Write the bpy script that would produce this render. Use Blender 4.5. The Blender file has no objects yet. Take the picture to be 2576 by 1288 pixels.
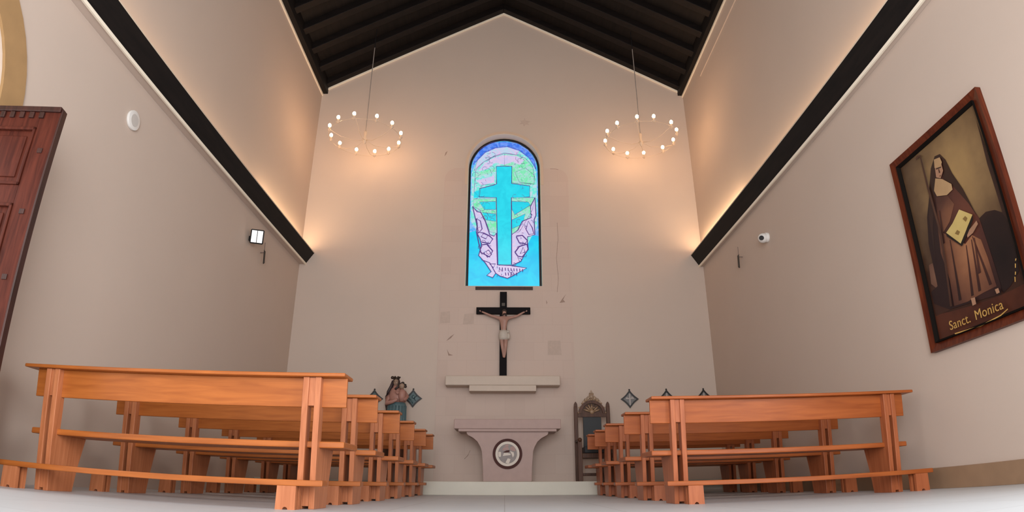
import bpy, bmesh, math, random
from mathutils import Vector, Matrix
random.seed(7)
scene = bpy.context.scene
C = scene.collection
PI = math.pi

# ------------------------------------------------------------------ helpers
def lin(c):
    return tuple(((v/255.0)/12.92 if v/255.0 <= 0.04045 else ((v/255.0+0.055)/1.055)**2.4) for v in c)

def newmat(name):
    m = bpy.data.materials.new(name); m.use_nodes = True
    nt = m.node_tree
    return m, nt, nt.nodes['Principled BSDF']

def plain(name, rgb, rough=0.6, metal=0.0, var=0.08, scale=6.0, bump=0.0, spec=0.5):
    """Flat colour with a little procedural variation."""
    m, nt, b = newmat(name)
    tc = nt.nodes.new('ShaderNodeTexCoord'); nz = nt.nodes.new('ShaderNodeTexNoise')
    nz.inputs['Scale'].default_value = scale; nz.inputs['Detail'].default_value = 4
    nt.links.new(tc.outputs['Object'], nz.inputs['Vector'])
    mx = nt.nodes.new('ShaderNodeMix'); mx.data_type = 'RGBA'
    nt.links.new(nz.outputs['Fac'], mx.inputs[0])
    mx.inputs[6].default_value = tuple(v*(1-var) for v in rgb)+(1,)
    mx.inputs[7].default_value = tuple(min(1, v*(1+var)) for v in rgb)+(1,)
    nt.links.new(mx.outputs[2], b.inputs['Base Color'])
    b.inputs['Roughness'].default_value = rough; b.inputs['Metallic'].default_value = metal
    b.inputs['Specular IOR Level'].default_value = spec
    if bump:
        bp = nt.nodes.new('ShaderNodeBump'); bp.inputs['Strength'].default_value = bump
        bp.inputs['Distance'].default_value = 0.02
        nt.links.new(nz.outputs['Fac'], bp.inputs['Height']); nt.links.new(bp.outputs['Normal'], b.inputs['Normal'])
    return m

def wood(name, c1, c2, rough=0.4, axis='X', scale=1.0, spec=0.5):
    m, nt, b = newmat(name)
    tc = nt.nodes.new('ShaderNodeTexCoord'); mp = nt.nodes.new('ShaderNodeMapping')
    s = {'X': (1.2, 14, 14), 'Y': (14, 1.2, 14), 'Z': (14, 14, 1.2)}[axis]
    mp.inputs['Scale'].default_value = tuple(v*scale for v in s)
    nt.links.new(tc.outputs['Object'], mp.inputs['Vector'])
    nz = nt.nodes.new('ShaderNodeTexNoise'); nz.inputs['Scale'].default_value = 2.2
    nz.inputs['Detail'].default_value = 6; nz.inputs['Distortion'].default_value = 0.6
    nt.links.new(mp.outputs[0], nz.inputs['Vector'])
    cr = nt.nodes.new('ShaderNodeValToRGB')
    cr.color_ramp.elements[0].position = 0.3; cr.color_ramp.elements[0].color = c1+(1,)
    cr.color_ramp.elements[1].position = 0.72; cr.color_ramp.elements[1].color = c2+(1,)
    nt.links.new(nz.outputs['Fac'], cr.inputs[0]); nt.links.new(cr.outputs[0], b.inputs['Base Color'])
    b.inputs['Roughness'].default_value = rough; b.inputs['Specular IOR Level'].default_value = spec
    bp = nt.nodes.new('ShaderNodeBump'); bp.inputs['Strength'].default_value = 0.06; bp.inputs['Distance'].default_value = 0.01
    nt.links.new(nz.outputs['Fac'], bp.inputs['Height']); nt.links.new(bp.outputs['Normal'], b.inputs['Normal'])
    return m

def glow(name, rgb, strength):
    m, nt, b = newmat(name)
    b.inputs['Base Color'].default_value = tuple(rgb)+(1,)
    b.inputs['Emission Color'].default_value = tuple(rgb)+(1,)
    b.inputs['Emission Strength'].default_value = strength
    return m

def glass_glow(name, rgb, rgb2, strength, scale=14):
    """Lit coloured glass with marbling."""
    m, nt, b = newmat(name)
    tc = nt.nodes.new('ShaderNodeTexCoord'); nz = nt.nodes.new('ShaderNodeTexNoise')
    nz.inputs['Scale'].default_value = scale; nz.inputs['Detail'].default_value = 3; nz.inputs['Distortion'].default_value = 1.2
    nt.links.new(tc.outputs['Object'], nz.inputs['Vector'])
    cr = nt.nodes.new('ShaderNodeValToRGB')
    cr.color_ramp.elements[0].position = 0.4; cr.color_ramp.elements[0].color = tuple(rgb)+(1,)
    cr.color_ramp.elements[1].position = 0.62; cr.color_ramp.elements[1].color = tuple(rgb2)+(1,)
    nt.links.new(nz.outputs['Fac'], cr.inputs[0])
    nt.links.new(cr.outputs[0], b.inputs['Emission Color'])
    b.inputs['Base Color'].default_value = (0.01, 0.02, 0.03, 1)
    b.inputs['Emission Strength'].default_value = strength
    b.inputs['Roughness'].default_value = 0.15
    return m

def mesh_of(bm, name, mats, smooth=False):
    bmesh.ops.recalc_face_normals(bm, faces=bm.faces)
    me = bpy.data.meshes.new(name); bm.to_mesh(me); bm.free()
    for m in (mats if isinstance(mats, (list, tuple)) else [mats]): me.materials.append(m)
    if smooth:
        for p in me.polygons: p.use_smooth = True
        if smooth != True: me.set_sharp_from_angle(angle=math.radians(smooth))
    return me

def obj(name, bm, mats, parent=None, smooth=False, loc=None):
    o = bpy.data.objects.new(name, mesh_of(bm, name, mats, smooth)); C.objects.link(o)
    if parent: o.parent = parent
    if loc: o.location = loc
    return o

def tag(o, label=None, cat=None, group=None, kind=None):
    if label: o['label'] = label
    if cat: o['category'] = cat
    if group: o['group'] = group
    if kind: o['kind'] = kind
    return o

def empty(name, loc=(0, 0, 0), rz=0.0):
    o = bpy.data.objects.new(name, None); C.objects.link(o)
    o.location = loc; o.rotation_euler = (0, 0, rz); o.empty_display_size = 0.1
    return o

def copy_tree(o, parent=None):
    c = o.copy(); C.objects.link(c)
    if parent: c.parent = parent
    for ch in list(o.children): copy_tree(ch, c)
    return c

def box(bm, x0, x1, y0, y1, z0, z1, bev=0.0, mi=0):
    co = [(x0, y0, z0), (x1, y0, z0), (x1, y1, z0), (x0, y1, z0), (x0, y0, z1), (x1, y0, z1), (x1, y1, z1), (x0, y1, z1)]
    v = [bm.verts.new(c) for c in co]
    fs = [bm.faces.new([v[i] for i in f]) for f in ((0, 3, 2, 1), (4, 5, 6, 7), (0, 1, 5, 4), (1, 2, 6, 5), (2, 3, 7, 6), (3, 0, 4, 7))]
    for f in fs: f.material_index = mi
    if bev:
        es = list({e for f in fs for e in f.edges})
        bmesh.ops.bevel(bm, geom=es, offset=bev, segments=2, affect='EDGES', profile=0.5)

def prism(bm, pts, axis, a, b, bev=0.0, mi=0):
    """Polygon pts in the plane normal to axis, extruded from a to b along it."""
    def P(u, v, w):
        return {'x': (w, u, v), 'y': (u, w, v), 'z': (u, v, w)}[axis]
    va = [bm.verts.new(P(u, v, a)) for u, v in pts]; vb = [bm.verts.new(P(u, v, b)) for u, v in pts]
    fs = [bm.faces.new(va), bm.faces.new(vb[::-1])]
    n = len(pts)
    for i in range(n):
        fs.append(bm.faces.new((va[i], vb[i], vb[(i+1) % n], va[(i+1) % n])))
    for f in fs: f.material_index = mi
    if bev:
        es = list({e for f in fs for e in f.edges})
        bmesh.ops.bevel(bm, geom=es, offset=bev, segments=2, affect='EDGES', profile=0.5)

def tube(bm, pts, r, n=8, mi=0, closed=False, taper=None):
    pts = [Vector(p) for p in pts]; rings = []
    for i, p in enumerate(pts):
        if closed: d = pts[(i+1) % len(pts)]-pts[i-1]
        else: d = pts[min(i+1, len(pts)-1)]-pts[max(i-1, 0)]
        d.normalize()
        up = Vector((0, 0, 1)) if abs(d.z) < 0.9 else Vector((1, 0, 0))
        a = d.cross(up).normalized(); b = d.cross(a)
        rr = r if taper is None else r*taper[i]
        rings.append([bm.verts.new(p+a*rr*math.cos(2*PI*k/n)+b*rr*math.sin(2*PI*k/n)) for k in range(n)])
    m = len(rings)
    for i in range(m if closed else m-1):
        A, B = rings[i], rings[(i+1) % m]
        for k in range(n):
            f = bm.faces.new((A[k], A[(k+1) % n], B[(k+1) % n], B[k])); f.material_index = mi
    if not closed:
        f = bm.faces.new(rings[0][::-1]); f.material_index = mi
        f = bm.faces.new(rings[-1]); f.material_index = mi

def loft(bm, rings, n=20, mi=0):
    """rings: (cx, cy, cz, rx, ry)"""
    R = [[bm.verts.new((cx+rx*math.cos(2*PI*k/n), cy+ry*math.sin(2*PI*k/n), cz)) for k in range(n)] for cx, cy, cz, rx, ry in rings]
    for A, B in zip(R, R[1:]):
        for k in range(n):
            f = bm.faces.new((A[k], A[(k+1) % n], B[(k+1) % n], B[k])); f.material_index = mi
    f = bm.faces.new(R[0][::-1]); f.material_index = mi
    f = bm.faces.new(R[-1]); f.material_index = mi

def ball(bm, c, r, sx=1, sy=1, sz=1, n=12, mi=0, rot=None):
    M = Matrix.Translation(c)
    if rot: M = M @ rot
    M = M @ Matrix.Diagonal((sx, sy, sz, 1))
    ret = bmesh.ops.create_uvsphere(bm, u_segments=n, v_segments=max(6, n*2//3), radius=r, matrix=M)
    fs = {f for v in ret['verts'] for f in v.link_faces}
    for f in fs: f.material_index = mi

# ------------------------------------------------------------------ materials
WALL = plain('painted_plaster', (0.565, 0.462, 0.392), 0.75, var=0.03, scale=1.3, spec=0.25)
CREAM = plain('cream_plaster', (0.72, 0.60, 0.46), 0.6, var=0.04)
IVORY = plain('ivory_moulding', (0.88, 0.80, 0.66), 0.6, var=0.03)
DARKWOOD = wood('dark_stained_timber', (0.004, 0.003, 0.003), (0.010, 0.007, 0.006), 0.6, 'Y', 0.7, 0.25)
RAFTER = wood('dark_rafter_timber', (0.004, 0.003, 0.0028), (0.010, 0.006, 0.005), 0.55, 'X', 0.5, 0.22)
PEW = wood('varnished_pew_wood', (0.29, 0.078, 0.015), (0.42, 0.125, 0.026), 0.36, 'X', 0.9, 0.35)
PEWZ = wood('varnished_pew_wood_upright', (0.36, 0.115, 0.044), (0.51, 0.185, 0.08), 0.38, 'Z', 0.9, 0.35)
STONE = plain('pink_grey_stone', (0.42, 0.295, 0.262), 0.65, var=0.09, scale=9, bump=0.05)
STONE_L = plain('pale_beige_stone', (0.55, 0.455, 0.375), 0.65, var=0.07, scale=9, bump=0.05)
STEPM = plain('pale_step_stone', (0.60, 0.56, 0.47), 0.5, var=0.06, scale=4)
OCHRE = plain('ochre_sandstone', (0.36, 0.215, 0.095), 0.7, var=0.14, scale=7, bump=0.1)
SKIRT = plain('brown_skirting_stone', (0.30, 0.19, 0.115), 0.5, var=0.22, scale=5)
MAHOG = wood('mahogany_door_wood', (0.042, 0.008, 0.0045), (0.10, 0.022, 0.012), 0.5, 'Z', 1.0, 0.15)
MAHOG_D = wood('dark_mahogany', (0.02, 0.006, 0.004), (0.05, 0.014, 0.010), 0.45, 'Z', 1.0, 0.4)
FRAMEW = wood('picture_frame_wood', (0.062, 0.010, 0.004), (0.135, 0.028, 0.010), 0.4, 'Z', 1.0, 0.18)
BLACK = plain('black_painted_wood', (0.006, 0.005, 0.006), 0.7, var=0.2, spec=0.12)
BLACKM = plain('black_metal', (0.010, 0.010, 0.012), 0.4, 0.2)
LEATHER = plain('black_upholstery', (0.012, 0.014, 0.016), 0.6, var=0.2)
WHITEP = plain('white_plastic', (0.75, 0.73, 0.70), 0.35, var=0.02)
BRASS = plain('aged_brass', (0.60, 0.47, 0.36), 0.55, 0.0)
ROD = plain('pale_steel_rod', (0.45, 0.40, 0.37), 0.4, 0.5)
BULB = glow('lit_bulb', (1.0, 0.60, 0.31), 74.0)
LENSM = glow('lit_lens', (1.0, 0.98, 0.95), 0.62)

def floor_material():
    m, nt, b = newmat('polished_grey_tiles')
    tc = nt.nodes.new('ShaderNodeTexCoord')
    nz = nt.nodes.new('ShaderNodeTexNoise'); nz.inputs['Scale'].default_value = 1.6; nz.inputs['Detail'].default_value = 5
    nt.links.new(tc.outputs['Object'], nz.inputs['Vector'])
    br = nt.nodes.new('ShaderNodeTexBrick'); br.offset = 0.0
    br.inputs['Scale'].default_value = 1.0; br.inputs['Brick Width'].default_value = 0.8; br.inputs['Row Height'].default_value = 0.8
    br.inputs['Mortar Size'].default_value = 0.004; br.inputs['Mortar'].default_value = (0.42, 0.43, 0.44, 1)
    br.inputs['Color1'].default_value = (0.57, 0.60, 0.625, 1); br.inputs['Color2'].default_value = (0.60, 0.63, 0.655, 1)
    nt.links.new(tc.outputs['Object'], br.inputs['Vector'])
    mx = nt.nodes.new('ShaderNodeMix'); mx.data_type = 'RGBA'; mx.blend_type = 'MULTIPLY'; mx.inputs[0].default_value = 0.35
    nt.links.new(br.outputs['Color'], mx.inputs[6]); nt.links.new(nz.outputs['Color'], mx.inputs[7])
    nt.links.new(br.outputs['Color'], b.inputs['Base Color'])
    mr = nt.nodes.new('ShaderNodeMapRange'); mr.inputs['To Min'].default_value = 0.34; mr.inputs['To Max'].default_value = 0.5
    nt.links.new(nz.outputs['Fac'], mr.inputs['Value']); nt.links.new(mr.outputs[0], b.inputs['Roughness'])
    b.inputs['Specular IOR Level'].default_value = 0.35
    return m
FLOOR = floor_material()

def cladding_material():
    m, nt, b = newmat('stone_cladding')
    tc = nt.nodes.new('ShaderNodeTexCoord'); mp = nt.nodes.new('ShaderNodeMapping')
    mp.inputs['Rotation'].default_value = (PI/2, 0, 0)
    nt.links.new(tc.outputs['Object'], mp.inputs['Vector'])
    br = nt.nodes.new('ShaderNodeTexBrick'); br.offset = 0.5
    br.inputs['Scale'].default_value = 1.0; br.inputs['Brick Width'].default_value = 0.36; br.inputs['Row Height'].default_value = 0.34
    br.inputs['Mortar Size'].default_value = 0.004; br.inputs['Bias'].default_value = -0.55
    br.inputs['Color1'].default_value = (0.565, 0.445, 0.38, 1); br.inputs['Color2'].default_value = (0.525, 0.405, 0.345, 1)
    br.inputs['Mortar'].default_value = (0.53, 0.41, 0.35, 1)
    nt.links.new(mp.outputs[0], br.inputs['Vector'])
    nz = nt.nodes.new('ShaderNodeTexNoise'); nz.inputs['Scale'].default_value = 3.1; nz.inputs['Detail'].default_value = 6; nz.inputs['Roughness'].default_value = 0.65
    nt.links.new(tc.outputs['Object'], nz.inputs['Vector'])
    cr = nt.nodes.new('ShaderNodeValToRGB')
    cr.color_ramp.elements[0].position = 0.69; cr.color_ramp.elements[0].color = (0, 0, 0, 1)
    cr.color_ramp.elements[1].position = 0.80; cr.color_ramp.elements[1].color = (1, 1, 1, 1)
    nt.links.new(nz.outputs['Fac'], cr.inputs[0])
    mx = nt.nodes.new('ShaderNodeMix'); mx.data_type = 'RGBA'
    nt.links.new(cr.outputs[0], mx.inputs[0]); nt.links.new(br.outputs['Color'], mx.inputs[6]); mx.inputs[7].default_value = (0.27, 0.2, 0.17, 1)
    nt.links.new(mx.outputs[2], b.inputs['Base Color'])
    b.inputs['Roughness'].default_value = 0.7; b.inputs['Specular IOR Level'].default_value = 0.25
    return m
CLAD = cladding_material()

# ------------------------------------------------------------------ camera
EYE = 0.19
cam_d = bpy.data.cameras.new('camera'); cam = bpy.data.objects.new('camera', cam_d); C.objects.link(cam)
cam_d.type = 'PANO'; cam_d.sensor_fit = 'HORIZONTAL'; cam_d.sensor_width = 36.0; cam_d.sensor_height = 18.0
cam_d.clip_start = 0.02; cam_d.clip_end = 200
cam_d.panorama_type = 'FISHEYE_LENS_POLYNOMIAL'       # the wide lens of the photo bends straight lines outward
cam_d.fisheye_fov = PI
u = 2576/36.0/1000.0
cam_d.fisheye_polynomial_k0 = 0.0
cam_d.fisheye_polynomial_k1 = -0.64531389*u
cam_d.fisheye_polynomial_k2 = 0.01241378*u**2
cam_d.fisheye_polynomial_k3 = 0.05984445*u**3
cam_d.fisheye_polynomial_k4 = -0.02149916*u**4
pitch, yaw, roll = 0.35567, 0.01138, 0.00044
Rr = Matrix(((math.cos(roll), 0, math.sin(roll)), (0, 1, 0), (-math.sin(roll), 0, math.cos(roll))))
Rp = Matrix(((1, 0, 0), (0, math.cos(pitch), -math.sin(pitch)), (0, math.sin(pitch), math.cos(pitch))))
Ra = Matrix(((math.cos(yaw), math.sin(yaw), 0), (-math.sin(yaw), math.cos(yaw), 0), (0, 0, 1)))
Rm = Ra @ Rp @ Rr
M = Matrix((Rm.col[0], Rm.col[2], -Rm.col[1])).transposed().to_4x4()
M.translation = (0, 0, EYE)
cam.matrix_world = M
scene.camera = cam

# ------------------------------------------------------------------ room shell
XL, XR, YB, YF = -4.09, 3.945, 11.5, -1.7
XA, ZA = -0.06, 10.556                        # ridge
SL, SR = 0.5437, 0.5515                       # slope of the two roof planes
def roof(x): return ZA-SL*(XA-x) if x < XA else ZA-SR*(x-XA)
TH = 0.35

def tag_struct(o, label=None, cat=None):
    o['kind'] = 'structure'
    if label: o['label'] = label
    if cat: o['category'] = cat
    return o

bm = bmesh.new(); box(bm, XL-TH, XR+TH, YF, YB+TH, -0.2, 0.0)
tag_struct(obj('floor', bm, FLOOR), 'polished pale grey tiled floor of the chapel', 'floor')

# back wall with the arched window opening
WX0, WX1, WZ0 = -0.795, 0.735, 3.835
WXC, WR = (WX0+WX1)/2, (WX1-WX0)/2
WZS = 7.262-WR
arch = [(WXC-WR*math.cos(PI*k/24), WZS+WR*math.sin(PI*k/24)) for k in range(25)]
def wall_mesh(bm, left, right, y0, y1):
    for poly in (left, right): prism(bm, poly, 'y', y0, y1)
bm = bmesh.new()
up = 0.25
leftp = [(XL-TH, 0), (WXC, 0), (WXC, WZ0), (WX0, WZ0)]+arch[:13]+[(WXC, roof(WXC)+up), (XA-0.001, roof(XA)+up), (XL-TH, roof(XL-TH)+up)]
leftp = [(XL-TH, 0), (WXC, 0), (WXC, WZ0), (WX0, WZ0)]+arch[:13]+[(WXC, roof(WXC)+up), (XA, ZA+up), (XL-TH, roof(XL-TH)+up)]
rightp = [(WXC, 0), (XR+TH, 0), (XR+TH, roof(XR+TH)+up), (WXC, roof(WXC)+up)]+arch[12:][::1]+[(WX1, WZ0), (WXC, WZ0)]
wall_mesh(bm, leftp, rightp, YB, YB+TH)
tag_struct(obj('wall_back', bm, WALL), 'tall gabled beige wall behind the altar', 'wall')

# left wall with the arched doorway
DY0, DY1, DZS, DR = 1.84, 3.76, 2.80, 0.96
dc = (DY0+DY1)/2
darch = [(dc-DR*math.cos(PI*k/20), DZS+DR*math.sin(PI*k/20)) for k in range(21)]
bm = bmesh.new()
ztl = roof(XL)+0.2
prism(bm, [(YF, 0), (DY0, 0)]+darch[:11]+[(dc, ztl), (YF, ztl)], 'x', XL-TH, XL)
prism(bm, [(dc, ztl)]+darch[10:]+[(DY1, 0), (YB, 0), (YB, ztl)], 'x', XL-TH, XL)
tag_struct(obj('wall_left', bm, WALL), 'beige side wall with the arched doorway', 'wall')
bm = bmesh.new(); prism(bm, [(YF, 0), (0.1, 0), (0.1, 2.9), (2.1, 2.9), (2.1, 0), (YB, 0), (YB, roof(XR)+0.2), (YF, roof(XR)+0.2)], 'x', XR, XR+TH)  # doorway gap invented to let the side fill lamp in
tag_struct(obj('wall_right', bm, WALL), 'beige side wall with the framed painting', 'wall')

# ceiling: plank decks, rafters, ridge beam, eave beams
ceil = empty('ceiling', (0, 0, 8.5)); tag_struct(ceil, 'black timber ceiling pitched over the chapel', 'ceiling')
def roofz(x, d): return roof(x)+d-8.5
bm = bmesh.new()
for x0, x1 in ((XL-TH, XA), (XA, XR+TH)):
    prism(bm, [(x0, roofz(x0, 0.17)), (x1, roofz(x1, 0.17)), (x1, roofz(x1, 0.27)), (x0, roofz(x0, 0.27))], 'y', YF, YB)
obj('plank_deck', bm, DARKWOOD, ceil)
for i in range(24):
    y1 = YB-0.005-i*0.60; y0 = y1-0.16
    for x0, x1 in ((XL+0.002, XA), (XA, XR-0.002)):
        bm = bmesh.new()
        prism(bm, [(x0, roofz(x0, 0.0)), (x1, roofz(x1, 0.0)), (x1, roofz(x1, 0.18)), (x0, roofz(x0, 0.18))], 'y', y0, y1, bev=0.008)
        obj('rafter', bm, RAFTER, ceil)
for x0, x1 in ((XL+0.001, XL+0.13), (XR-0.115, XR-0.001)):
    bm = bmesh.new(); box(bm, x0, x1, YF, YB-0.001, 8.29-8.5, 8.29+0.32-8.5, 0.006)
    obj('eave_beam', bm, DARKWOOD, ceil)

# cream trims along gable and eaves
def trim(name, bm, label, m=IVORY): return tag_struct(obj(name, bm, m), label, 'trim')
tw = 0.045
bm = bmesh.new(); prism(bm, [(XL+0.13, roof(XL+0.13)-tw), (XA, ZA-tw), (XA, ZA), (XL+0.13, roof(XL+0.13))], 'y', YB-0.03, YB-0.002)
trim('trim_1', bm, 'thin cream moulding up the left slope of the gable')
bm = bmesh.new(); prism(bm, [(XA, ZA-tw), (XR-0.115, roof(XR-0.115)-tw), (XR-0.115, roof(XR-0.115)), (XA, ZA)], 'y', YB-0.03, YB-0.002)
trim('trim_2', bm, 'thin cream moulding up the right slope of the gable')
bm = bmesh.new(); box(bm, XL+0.001, XL+0.028, YF, YB-0.002, 8.245, 8.288)
trim('trim_3', bm, 'thin cream moulding under the left eave beam')
bm = bmesh.new(); box(bm, XR-0.028, XR-0.001, YF, YB-0.002, 8.245, 8.288)
trim('trim_4', bm, 'thin cream moulding under the right eave beam')

# sloping dark boards along the side walls
def side_beam(name, s, xw, lo, hi, zl, zh, label):
    t = empty(name, (xw, YB, zl)); tag_struct(t, label, 'beam')
    def X(d): return s*d
    bm = bmesh.new()
    prism(bm, [(X(lo), 0.0), (X(hi), zh-zl), (X(hi-0.035), zh-zl+0.02), (X(0.002), zh-zl+0.02), (X(0.002), 0.0)], 'y', YF-YB, -0.002)
    obj('dark_board', bm, DARKWOOD, t)
    bm = bmesh.new()
    prism(bm, [(X(0.002), -0.012), (X(lo-0.012), -0.012), (X(lo-0.012), -0.001), (X(0.002), -0.001)], 'y', YF-YB, -0.002)
    obj('soffit', bm, WALL, t)
    bm = bmesh.new()
    prism(bm, [(X(lo-0.012), -0.026), (X(lo+0.010), -0.026), (X(lo+0.024), -0.001), (X(lo-0.012), -0.001)], 'y', YF-YB, -0.002)
    obj('cream_lip', bm, IVORY, t)
    bm = bmesh.new()
    prism(bm, [(X(hi-0.035), zh-zl+0.021), (X(hi), zh-zl), (X(hi+0.012), zh-zl+0.006), (X(hi-0.025), zh-zl+0.033)], 'y', YF-YB, -0.002)
    obj('cream_edge', bm, CREAM, t)
    return t
side_beam('trim_5', 1, XL, 0.125, 0.272, 4.285, 4.505, 'dark slanted timber board running along the left wall')
side_beam('trim_6', -1, XR, 0.08, 0.224, 4.262, 4.487, 'dark slanted timber board running along the right wall')

# skirting on the right wall
bm = bmesh.new(); box(bm, XR-0.02, XR-0.001, 2.1, YB-1.1, 0.0, 0.187, 0.004)
tag_struct(obj('baseboard_right', bm, SKIRT), 'brown stone skirting along the foot of the right wall', 'baseboard')

# altar platform
bm = bmesh.new(); box(bm, XL+0.001, XR-0.001, 10.42, YB-0.001, 0.0, 0.212, 0.008)
tag(tag_struct(obj('trim_7', bm, STEPM)), 'pale stone step the altar stands on', 'step')

# stone cladding behind the altar
bm = bmesh.new()
px, pr, pt = 1.30, 0.26, 6.42
prism(bm, [(-1.27, 0.212), (WXC, 0.212), (WXC, WZ0), (WX0, WZ0)]+[(WX0, pt), (-1.27+pr, pt)]+[(-1.27+pr-pr*math.sin(k*PI/12), pt-pr+pr*math.cos(k*PI/12)) for k in range(1, 7)], 'y', YB-0.008, YB-0.001)
prism(bm, [(WXC, 0.212), (px, 0.212)]+[(px-pr+pr*math.cos(k*PI/12), pt-pr+pr*math.sin(k*PI/12)) for k in range(7)]+[(WX1, pt), (WX1, WZ0), (WXC, WZ0)], 'y', YB-0.008, YB-0.001)
tag_struct(obj('trim_8', bm, CLAD), 'weathered stone facing of the wall behind the altar', 'wall panel')

# scuffs and cracks on the plaster
STAIN = plain('plaster_scuff', (0.33, 0.235, 0.19), 0.8, var=0.3, scale=30, spec=0.1)
STAIN_L = plain('mortar_patch', (0.505, 0.40, 0.34), 0.8, var=0.10, scale=20, spec=0.1)
def stain(pts, y, m, par, nm):
    bm = bmesh.new(); prism(bm, pts, 'y', y-0.0015, y); obj(nm, bm, m, par)
def crack(pts, y, w_, par):
    bm = bmesh.new(); tube(bm, [(x, y, z) for x, z in pts], w_, 5); obj('crack', bm, STAIN, par)
wb = bpy.data.objects['wall_back']; cl = bpy.data.objects['trim_8']
stain([(0.304, 7.592), (0.391, 7.60), (0.40, 7.67), (0.43, 7.60), (0.537, 7.574), (0.47, 7.53), (0.51, 7.483), (0.43, 7.50), (0.389, 7.442), (0.37, 7.51), (0.287, 7.502), (0.34, 7.55)], YB-0.0005, STAIN_L, wb, 'scuff')
stain([(-1.296, 6.71), (-1.274, 6.797), (-1.235, 6.83), (-1.262, 6.749)], YB-0.0005, STAIN, wb, 'scuff')
yc = YB-0.0085
for q in ([(-1.24, 3.306), (-1.06, 3.323), (-1.05, 3.096), (-1.245, 3.079)], [(-0.783, 3.269), (-0.601, 3.286), (-0.597, 3.075), (-0.809, 3.066)], [(0.806, 2.754), (1.047, 2.754), (1.062, 2.48), (0.801, 2.48)]):
    stain(q, yc, STAIN_L, cl, 'patch')
for q in ([(-1.115, 2.741), (-1.043, 2.823), (-0.962, 2.88), (-1.027, 2.795)], [(-1.095, 2.589), (-1.047, 2.499), (-0.972, 2.469), (-1.061, 2.463)], [(1.051, 3.496), (1.10, 3.57), (1.18, 3.672), (1.12, 3.56), (1.16, 3.512)], [(0.791, 3.551), (0.813, 3.50), (0.797, 3.464)]):
    stain(q, yc, STAIN, cl, 'scuff')
crack([(0.93, 6.415), (1.04, 6.41), (1.10, 6.395)], yc, 0.004, cl)
crack([(1.049, 5.183), (1.056, 4.836), (1.013, 4.411), (1.041, 3.997), (1.011, 3.712)], yc, 0.0035, cl)
crack([(-0.72, 0.60), (-0.66, 0.66), (-0.62, 0.75)], yc, 0.004, cl)
bm = bmesh.new(); box(bm, XR-0.02, XR-0.001, YF, 10.25, 7.90, 7.935)
trim('trim_10', bm, 'thin plaster ledge just below the right eave beam', WALL)

# window -------------------------------------------------------------
win = empty('window_1', (WXC, 11.72, WZ0)); tag_struct(win, 'arched stained glass window showing a turquoise cross above the altar', 'window')
GY = 11.72
def arch_pts(r, zb, n=24):
    return [(WXC-r, zb)]+[(WXC-r*math.cos(PI*k/n), WZS+r*math.sin(PI*k/n)) for k in range(n+1)]+[(WXC+r, zb)]
def band(bm, r0, r1, zb0, zb1, y0, y1):
    A, B = arch_pts(r0, zb0), arch_pts(r1, zb1)
    for i in range(len(A)-1):
        q = [A[i], A[i+1], B[i+1], B[i]]
        prism(bm, [(x-WXC, z-WZ0) for x, z in q], 'y', y0-GY, y1-GY)
bm = bmesh.new(); band(bm, WR-0.001, WR-0.055, WZ0+0.001, WZ0+0.05, GY-0.03, GY+0.03)
box(bm, -WR+0.002, WR-0.002, -0.03, 0.03, 0.001, 0.05)
obj('frame', bm, BLACKM, win)
bm = bmesh.new(); band(bm, WR+0.05, WR-0.004, WZ0+2.2, WZ0+2.2, YB-0.016, YB-0.0085)
obj('arch_moulding', bm, plain('warm_plaster', (0.60, 0.45, 0.34), 0.7, var=0.04, spec=0.2), win)
bm = bmesh.new(); band(bm, WR-0.001, WR-0.012, WZ0+0.001, WZ0+0.001, YB-0.008, GY-0.031)
obj('lit_tone_lining', bm, CREAM, win)  # added pale lining, paints in the light the reveal catches
bm = bmesh.new(); box(bm, -WR*0.72, WR*0.74, YB-GY-0.03, YB-GY-0.009, -0.085, -0.02, 0.004)
obj('sill_bracket', bm, MAHOG_D, win)

GS = 1.04
gl = {
 'blue': glass_glow('glass_sky_blue', lin((24, 192, 236)), lin((26, 208, 240)), GS, 3),
 'cyan': glass_glow('glass_turquoise', lin((38, 206, 228)), lin((44, 218, 236)), GS, 4),
 'deep': glass_glow('glass_royal_blue', lin((56, 112, 226)), lin((110, 150, 240)), GS, 9),
 'pink': glass_glow('glass_lilac', lin((178, 212, 230)), lin((215, 192, 230)), GS, 11),
 'green': glass_glow('glass_sea_green', lin((110, 230, 212)), lin((190, 212, 228)), GS, 12),
 'lime': glass_glow('glass_lime', lin((118, 230, 170)), lin((175, 215, 215)), GS, 12),
 'hand': glass_glow('glass_rose_lilac', lin((200, 196, 232)), lin((222, 198, 228)), GS, 12),
 'rim': glass_glow('glass_pale_blue', lin((70, 170, 240)), lin((150, 190, 240)), GS, 8),
}
keys = list(gl)
bm = bmesh.new()
lay = [0.0]
def pane(pts, key):
    lay[0] += 0.0015
    v = [bm.verts.new((x-WXC, -lay[0], z-WZ0)) for x, z in pts]
    f = bm.faces.new(v); f.material_index = keys.index(key)
w_cross=[(-0.2, 6.571), (0.132, 6.573), (0.126, 6.165), (0.508, 6.108), (0.505, 5.851), (0.12, 5.835), (0.126, 4.346), (-0.151, 4.345), (-0.194, 5.834), (-0.557, 5.846), (-0.548, 6.04), (-0.243, 6.128), (-0.19, 6.153)]
w_arcblue=[(-0.708, 6.604), (-0.665, 6.785), (-0.541, 7.005), (-0.318, 7.153), (-0.029, 7.199), (0.261, 7.138), (0.485, 6.974), (0.611, 6.756), (0.645, 6.504), (0.596, 6.611), (0.484, 6.809), (0.293, 6.965), (0.036, 7.059), (-0.221, 7.028), (-0.443, 6.913), (-0.6, 6.731)]
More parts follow.
